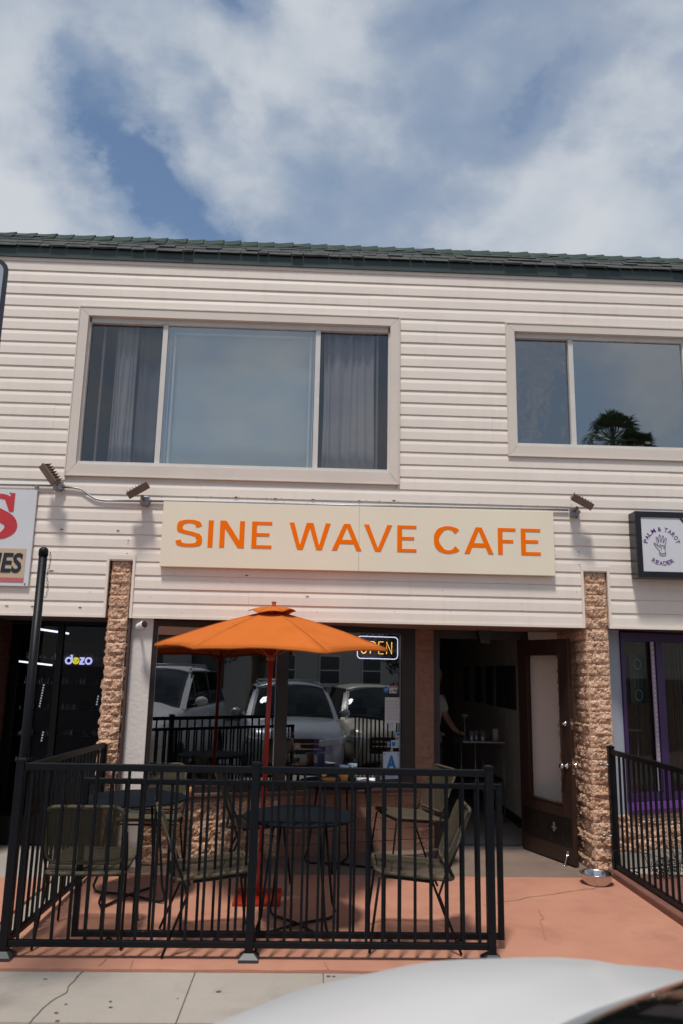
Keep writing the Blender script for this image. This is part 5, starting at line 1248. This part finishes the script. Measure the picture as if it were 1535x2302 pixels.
# ================================================================ vehicles parked nose in to the kerb
def vehicle(name, label, loc, head, paint, Hr=1.74, cowl=1.06, nose=.86, Wd=1.92, Ln=4.7, rack=True, grille=0, hoodL=1.0, crown=.045, rake=.85, wipers=True):
    """local: nose at the origin, car runs back along -x, z up from the road"""
    e = empty(name, loc, head); tag(e, label, 'car', 'vehicles parked nose in along the kerb')
    hw = Wd/2
    def pw(x):      # half width in plan; x = distance back from the nose
        return hw*(1-.30*math.exp(-x/.16)-.045*math.exp(-x/.7)) if x < Ln-.6 else hw*(1-.12*((x-Ln+.6)/.6)**2)
    def cx(y): return hoodL+.03+.26*(y/hw)**2          # distance back of the windscreen foot
    def hz(x): 
        t = min(1, x/hoodL); return nose+(cowl-nose)*(1-(1-t)**1.7)
    def arch(x):
        b = .24
        for wc in (.86, Ln-1.0):
            d = abs(x-wc)
            if d < .40: b = max(b, .24+math.sqrt(.40**2-d*d)*1.02)
        return b
    xs = [0, .015, .04, .08, .14, .22, .32, .42, .50, .58, .68, .78, .88, .98, 1.08, 1.18, 1.26, 1.4, 1.7, 2.1, 2.6, 3.0, Ln-1.40, Ln-1.32, Ln-1.2, Ln-1.05, Ln-.9, Ln-.75, Ln-.62, Ln-.5, Ln-.25, Ln-.08, Ln]
    prof = []
    for x in xs:
        w = pw(x); zt = hz(x) if x <= hoodL+.1 else cowl+.02
        drop = .20*math.exp(-x/.045)+.07*math.exp(-x/.16)
        zc = zt-drop
        if x > Ln-.2: zc -= .15*((x-Ln+.2)/.2)**2
        b = arch(x)+(.10*math.exp(-x/.06))
        row = [(w*.93, b-.0), (w*.985, b+.06 if b < .3 else b+.01), (w*1.0, max(b+.02, .56)), (w*.995, max(b+.03, .68)), (w*.975, zc-.135), (w*.945, zc-.075), (w*.88, zc-.030), (w*.76, zc-.012), (w*.55, zc+crown*.45), (w*.28, zc+crown*.85), (0, zc+crown)]
        prof.append((x, row))
    m = MB(); k = len(prof[0][1]); vs = []
    for x, row in prof:
        full = [(y, z) for y, z in row]+[(-y, z) for y, z in row[-2::-1]]
        vs += [(-x, y, z) for y, z in full]
    n = 2*k-1; fs = []
    for i in range(len(xs)-1):
        for t in range(n-1): fs.append((i*n+t, i*n+t+1, (i+1)*n+t+1, (i+1)*n+t))
    fs.append(tuple(range(n))); fs.append(tuple((len(xs)-1)*n+t for t in range(n)))
    m.add(vs, fs, True); body = m.build('body', paint, e, recalc=True)
    es = body.modifiers.new('es', 'EDGE_SPLIT'); es.split_angle = R(48)
    # greenhouse
    belt = cowl-.01; rf = Hr
    ws0 = hoodL; ws1 = hoodL+rake; re0 = Ln-.55; re1 = Ln-.12
    def gy(z): return hw*(.90-.17*((z-belt)/(rf-belt)))
    def sec(x0f, z, y_): return None
    def P3(xf, y, z): return (-xf, y, z)
    g_ = MB(); R_ = []
    # roof skin with rounded edge
    ny = 14
    def roofz(y, x): t = abs(y)/(hw*.73); return rf-.075*t**4-.018*t*t-.03*max(0, (ws1+.35-x)/.35)**2-.05*max(0, (x-re0+.4)/.4)**2
    g_.grid(16, ny, lambda u_, v_: P3(ws1-.02+.10*(2*v_-1)**2*(1-u_)+(re0-ws1)*u_, (2*v_-1)*hw*.735, roofz((2*v_-1)*hw*.735, ws1+(re0-ws1)*u_)))
    o = g_.build('roof', paint, e, recalc=False); sl = o.modifiers.new('t', 'SOLIDIFY'); sl.thickness = .03; sl.offset = 0
    def wsp(u_, v_, off=0):
        yb_, yt_ = (2*u_-1)*hw*.90, (2*u_-1)*hw*.73; y = yb_+(yt_-yb_)*v_
        x_b = cx(yb_); x_t = ws1+.10*(2*u_-1)**2
        z_b = cowl+crown*.9*(1-(2*u_-1)**2)-.03; z_t = roofz(yt_, ws1)-.004
        return P3(x_b+(x_t-x_b)*v_-off, y, z_b+(z_t-z_b)*v_+.045*math.sin(math.pi*v_)+off)
    g_ = MB(); g_.grid(18, 10, lambda u_, v_: wsp(.045+.91*u_, .02+.94*v_)); ws = g_.build('windscreen', gCar, e, recalc=False)
    g_ = MB()
    def strip(a, b, c, d, off=.004, nn_=18): g_.grid(nn_, 3 if nn_ > 5 else 10, lambda u_, v_: wsp(a+(b-a)*u_, c+(d-c)*v_, off))
    strip(.02, .98, -.02, .055); strip(.02, .98, .945, 1.0); g_.grid(2, 12, lambda u_, v_: wsp(.02+.035*u_, v_, .004)); g_.grid(2, 12, lambda u_, v_: wsp(.945+.035*u_, v_, .004))
    g_.build('windscreen_surround', mCarB, ws, recalc=False)
    g_ = MB()
    for s_ in (0, 1): g_ = MB(); g_.grid(3, 12, lambda u_, v_, s_=s_: wsp((-.03+.055*u_) if s_ == 0 else (.975+.055*u_), v_, .010)); o = g_.build('pillar', paint, e, recalc=False)
    for s_ in (-1, 1):
        pts = [(ws0+.34, belt), (re1-.10, belt), (re0-.02, rf-.085), (ws1+.10, rf-.085)]
        g_ = MB(); g_.add([P3(x, s_*gy(z), z) for x, z in pts]+[P3(x, s_*(gy(z)-.02), z) for x, z in pts], [(0, 1, 2, 3), (7, 6, 5, 4), (0, 4, 5, 1), (1, 5, 6, 2), (2, 6, 7, 3), (3, 7, 4, 0)])
        sg = g_.build('side_window', gCar, e)
        g_ = MB()
        for xp in (2.15, 3.25): g_.add([P3(xp-.04, s_*(gy(belt)+.004), belt), P3(xp+.04, s_*(gy(belt)+.004), belt), P3(xp+.06, s_*(gy(rf-.085)+.004), rf-.085), P3(xp-.01, s_*(gy(rf-.085)+.004), rf-.085)], [(0, 1, 2, 3)])
        g_.tube([P3(ws0+.34, s_*gy(belt), belt), P3(re1-.1, s_*gy(belt), belt)], .014, 6); g_.tube([P3(ws1+.1, s_*gy(rf-.085), rf-.08), P3(re0, s_*gy(rf-.085), rf-.08)], .016, 6)
        g_.build('window_trim', mCarB, sg)
        # mirror
        g_ = MB(); q = .15
        g_.grid(10, 8, lambda u_, v_: (-(ws0+.62)+.075*math.sin(math.pi*v_)*math.cos(2*math.pi*u_)*.9, s_*(hw+.13)+.115*math.sin(math.pi*v_)*math.sin(2*math.pi*u_), belt+.10+.085*math.cos(math.pi*v_)))
        mi = g_.build('wing_mirror', paint, e, recalc=True)
        g_ = MB(); g_.tube([(-(ws0+.62), s_*(hw-.08), belt+.01), (-(ws0+.62), s_*(hw+.08), belt+.05)], .025, 8); g_.build('mirror_arm', mCarB, mi)
        # headlight wraps round the corner
        g_ = MB(); g_.grid(10, 4, lambda u_, v_: (-(.005+.0+.42*u_**2)+.012, s_*(pw(.42*u_**2+.0)*(.93+.075*min(1, u_*1.6)) if u_ > .35 else pw(.0)*(.62+.34*u_/.35*1.0)), nose-.26+.13*v_+.05*u_))
        hl = g_.build('headlight', mLite, e, recalc=False); sl = hl.modifiers.new('t', 'SOLIDIFY'); sl.thickness = .02
        for xw in (.86, Ln-1.0):
            X = T(-xw, s_*(hw-.10), .34) @ Matrix.Rotation(R(90), 4, 'X')
            g_ = MB(); g_.X = X; g_.lathe([(.20, -.10), (.31, -.10), (.335, -.07), (.338, .07), (.31, .10), (.20, .10)], n=28, close=False); wh = g_.build('tyre', mTyre, e)
            g_ = MB(); g_.X = X; sd_ = -1 if s_ > 0 else 1
            g_.lathe([(.0, sd_*.075), (.05, sd_*.085), (.07, sd_*.06), (.20, sd_*.075), (.215, sd_*.098), (.215, sd_*.09)], n=28, close=False); g_.build('rim', mRim, wh)
            g_ = MB(); g_.X = T(-xw, s_*(hw-.16), .36) @ Matrix.Rotation(R(90), 4, 'X'); g_.lathe([(.0, 0), (.39, 0)], n=28, close=False) if False else g_.lathe([(.39, -.04), (.39, .04)], n=28); g_.build('wheel_well', mCarB, e)
    # grille, bumper, plate
    g_ = MB(); w0 = pw(0)
    g_.box(-.03, .014, -w0*.80, w0*.80, nose-.44, nose-.115) ; gr = g_.build('grille', mCarB, e, bevel=.01)
    g_ = MB()
    for kz in range(2): g_.box(.015, .024, -w0*.70, w0*.70, nose-.30+.09*kz, nose-.283+.09*kz)
    g_.lathe([(.05, -.006), (.05, .006)], (.0, 0, 0), 16) if False else g_.box(.016, .030, -.055, .055, nose-.275, nose-.185)
    g_.build('grille_bars', mChr, gr)
    g_ = MB(); g_.box(-.06, .045, -w0*.93, w0*.93, .36, .52); g_.build('bumper', paint if grille else mCarB, e, bevel=.03)
    g_ = MB(); g_.box(-.04, .02, -w0*.7, w0*.7, .24, .355); g_.build('air_intake', mCarB, e, bevel=.01)
    # cowl and wipers
    g_ = MB()
    g_.grid(20, 3, lambda u_, v_: P3(cx((2*u_-1)*hw*.86)-.10*(1-v_)+.03, (2*u_-1)*hw*.86, cowl+crown*.95*(1-(2*u_-1)**2)-.028-.02*math.sin(v_*3.1)+.0))
    g_.build('cowl', mCarB, e, recalc=False)
    for s_, y0 in ((1, .55), (1, -.15)) if wipers else ():
        a = wsp(.5+y0/(2*hw*.9), .02, .03); b = wsp(.5+(y0-.52)/(2*hw*.9), .10, .03); g_ = MB(); g_.tube([a, b], .008, 6); g_.tube([wsp(.5+(y0-.05)/(2*hw*.9), .07, .02), wsp(.5+(y0-.60)/(2*hw*.9), .10, .018)], .006, 5); g_.build('wiper', mCarB, e)
    if rack:
        for s_ in (-1, 1):
            g_ = MB(); yy = s_*hw*.66; z_ = roofz(yy, ws1+1)+.02
            g_.tube([(-(ws1+.25), yy, z_-.01), (-(ws1+.35), yy, z_+.05), (-(re0-.5), yy, z_+.05), (-(re0-.4), yy, z_-.01)], .014, 8); g_.build('roof_rail', mGal, e)
        for xx in (ws1+.6, ws1+1.4): g_ = MB(); g_.tube([(-xx, -hw*.66, rf+.045), (-xx, hw*.66, rf+.045)], .014, 8); g_.build('cross_rail', mGal, e)
    # dark cabin with seat backs
    g_ = MB(); g_.box(-(Ln-.3), -(hoodL+.35), -hw*.8, hw*.8, .5, .95)
    for y in (-.38, .38): g_.box(-(hoodL+1.35), -(hoodL+1.2), y-.22, y+.22, .95, 1.30); g_.box(-(hoodL+1.33), -(hoodL+1.22), y-.11, y+.11, 1.32, 1.5)
    g_.build('cabin', mCarB, e, bevel=.03)
    return e
HD = R(90+30)
RZc = -.14
vehicle('parked_car', 'white car nearest the camera, its bonnet and windscreen corner across the lower right', (-.207, -4.978, -.14), R(90+38.0), mCarW, Hr=1.84, cowl=1.179, nose=.874, hoodL=.93, crown=.114, rake=1.25, wipers=False)
vehicle('parked_car', 'silver sport utility vehicle mirrored in the middle of the cafe window', (3.35, -5.2, -.30), R(90+26), mCarS, Hr=1.72, cowl=1.06, nose=.90, grille=1)
vehicle('parked_car', 'tan pickup mirrored at the right of the cafe window', (5.75, -5.45, -.42), R(90+26), mCarT, Hr=1.78, cowl=1.10, nose=.95, rack=False, grille=1)

# ================================================================ across the street, seen mirrored in the glass
def opposite():
    e = empty('opposite_building', (18, -27, 0)); tag(e, 'pale stucco building across the street, mirrored in the cafe window', 'building')
    m = MB(); m.box(-4, 16, -8, 0, -.6, 6.2); m.build('wall', mStB, e)
    m = MB(); m.box(-4.2, 16.2, -8.2, .2, 6.21, 6.4); m.build('roof', mTile, e)
    for i in range(7):
        x = -3+i*2.7
        for z in (.9, 3.6):
            w = MB(); w.box(x, x+1.3, .01, .05, z, z+1.5); o = w.build('window', mVin, e)
            w = MB(); w.box(x+.07, x+1.23, .051, .06, z+.07, z+1.43); w.build('pane', mWinD, o)
            w = MB(); w.box(x+.07, x+1.23, .061, .07, z+.7, z+.76); w.box(x-.1, x+1.4, .01, .12, z-.12, z-.02); w.build('sill', mVin, o)
    e = empty('opposite_building', (7, -24, 0)); tag(e, 'low building with orange tiled roof across the street, mirrored in the cafe window', 'building')
    m = MB(); m.box(-7, 5, -8, 0, -.6, 3.0); m.build('wall', mStB, e)
    m = MB(); m.add([(-7.4, .5, 2.95), (5.4, .5, 2.95), (5.4, -4, 4.4), (-7.4, -4, 4.4), (-7.4, -8.5, 2.95), (5.4, -8.5, 2.95)], [(0, 1, 2, 3), (3, 2, 5, 4), (0, 3, 4), (1, 5, 2), (0, 4, 5, 1)]); m.build('roof', mTile, e)
    for i in range(4):
        x = -6+i*2.8; w = MB(); w.box(x, x+1.5, .01, .05, .8, 2.3); o = w.build('window', mFrm, e)
        w = MB(); w.box(x+.07, x+1.43, .051, .06, .87, 2.23); w.build('pane', mWinD, o)
opposite()
def tree(x, y, h, rr, lab, seed):
    rnd = random.Random(seed); e = empty('street_tree', (x, y, -.45)); tag(e, lab, 'tree', 'trees across the street')
    m = MB(); m.tube([(0, 0, 0), (.05, .02, h*.35), (-.03, .05, h*.7)], [.16, .12, .06], 8)
    for i in range(6):
        a = rnd.uniform(0, 6.28); m.tube([(0, 0, h*(.35+.05*i)), (rr*.6*math.cos(a), rr*.6*math.sin(a), h*(.55+.06*i))], [.06, .02], 6)
    m.build('trunk', mBarkP, e)
    m = MB()
    cl = [(rnd.gauss(0, rr*.45), rnd.gauss(0, rr*.45), h*.68+rnd.gauss(0, h*.13), rnd.uniform(.25, .5)*rr) for _ in range(22)]
    for i in range(3800):
        c = rnd.choice(cl); d = Vector((rnd.gauss(0, 1), rnd.gauss(0, 1), rnd.gauss(0, 1))).normalized()*c[3]*rnd.random()**.4; p = Vector(c[:3])+d
        a = Vector((rnd.gauss(0, 1), rnd.gauss(0, 1), rnd.gauss(0, 1))).normalized()*.07; b = a.cross(Vector((rnd.gauss(0, 1), rnd.gauss(0, 1), rnd.gauss(0, 1)))).normalized()*.045
        m.add([p-a, p+b, p+a, p-b], [(0, 1, 2, 3)])
    m.build('crown', mLeaf, e, recalc=False)
tree(10.5, -20.5, 5.2, 1.3, 'dark leafy street tree mirrored in the left of the cafe window', 1)
tree(17.5, -20, 6.0, 1.5, 'dark leafy street tree mirrored in the right of the cafe window', 2)
def palm(x, y, h, sc, seed, lab):
    rnd = random.Random(seed); e = empty('palm_tree', (x, y, -.45)); tag(e, lab, 'palm tree', 'palms across the street')
    m = MB(); m.tube([(.25*math.sin(i*.5), 0, h*i/12) for i in range(13)], [.26-.012*i for i in range(13)], 12); m.build('trunk', mBarkP, e)
    top = Vector((.25*math.sin(6), 0, h)); 
    for nm, cnt, mt, lo, hi in (('crown', 46, mFrond, -25, 85), ('skirt', 34, mDeadF, -88, -45)):
        m = MB()
        for i in range(cnt):
            a = rnd.uniform(0, 6.283); el = R(rnd.uniform(lo, hi)); L1 = rnd.uniform(.55, .85)*sc; d = Vector((math.cos(a)*math.cos(el), math.sin(a)*math.cos(el), math.sin(el)))
            tip = top+d*L1; m.tube([top, tip], .018, 4)
            side = d.cross(Vector((0, 0, 1))).normalized(); upv = side.cross(d)
            for k in range(17):      # fan blades
                t = R(-85+170*k/16); bd = (d*math.cos(t)+side*math.sin(t)).normalized(); ln = rnd.uniform(.5, .75)*sc
                p1 = tip+bd*ln*.6; p2 = tip+bd*ln+Vector((0, 0, -.16*ln-.1*rnd.random())); w = upv.cross(bd)*.028*sc+upv*.01
                m.add([tip, p1-w, p2, p1+w], [(0, 1, 2, 3)])
        m.build(nm, mt, e, recalc=False)
palm(13.3, -25.5, 12.45, 1.1, 4, 'shaggy fan palm mirrored in the right upstairs window')
palm(14.6, -26.5, 12.2, .95, 8, 'smaller fan palm just behind the shaggy one, mirrored in the right upstairs window')

# ---- wiry dry plant behind the right railing
def vine():
    rnd = random.Random(12); e = empty('dry_vine', (3.0, -.1, 0)); tag(e, 'wiry leafless vine tangled behind the right railing under the purple window', 'plant')
    m = MB()
    for i in range(26):
        x0 = rnd.uniform(0, .7); pts = [Vector((x0, rnd.uniform(-.15, .1), rnd.uniform(0, .05)))]; d = Vector((rnd.gauss(0, .5), rnd.gauss(0, .15), 1)).normalized()
        for k in range(rnd.randint(6, 12)):
            d = (d+Vector((rnd.gauss(0, .45), rnd.gauss(0, .15), rnd.gauss(-.12, .3)))).normalized(); q = pts[-1]+d*.075; q.z = max(.01, q.z); pts.append(q)
        m.tube(pts, [.0035*(1-.6*j/len(pts)) for j in range(len(pts))], 4)
    for z in (.44, .47, .50): m.tube([(-.1+.1*k, .0+.02*math.sin(k), z+.012*math.sin(k*1.7+z*30)) for k in range(12)], .003, 4)
    m.build('stems', mVine, e)
    m = MB()
    for i in range(160):
        p = Vector((rnd.gauss(.12, .07), rnd.gauss(-.02, .05), abs(rnd.gauss(.07, .06)))); a = Vector((rnd.gauss(0, 1), rnd.gauss(0, 1), rnd.gauss(0, 1))).normalized()*.022; b = a.cross(Vector((1, .3, .2))).normalized()*.010
        m.add([p-a, p+b, p+a, p-b], [(0, 1, 2, 3)])
    m.build('leaves', mLeaf, e, recalc=False)
vine()

# ---- road sign whose edge enters the picture at the left
def road_sign():
    Xs = -1.583; y = -3.55
    e = empty('road_sign', (Xs-.32, y, 0)); tag(e, 'grey panel with a dark rim and rounded corner, cut off by the left edge', 'sign')
    def rr(w, h, r_):
        out = []
        for cx, cz, a in ((w-r_, h-r_, 0), (-w+r_, h-r_, 90), (-w+r_, -h+r_, 180), (w-r_, -h+r_, 270)):
            for i in range(7): t = R(a+15*i); out.append((cx+r_*math.cos(t), cz+r_*math.sin(t)))
        return out
    zc = 3.40
    m = MB(); m.prism([(x, z+zc) for x, z in rr(.32, .335, .07)], -.004, .0); m.build('rim', mat('dark_rim', (.02, .022, .035), .4), e)
    m = MB(); m.prism([(x, z+zc) for x, z in rr(.298, .313, .05)], -.008, -.0045); m.build('face', mat('grey_panel', (.36, .39, .44), .35), e)
    m = MB(); m.tube([(0, .035, -.02), (0, .035, 3.75)], .03, 12); m.build('post', mGal, e)
road_sign()
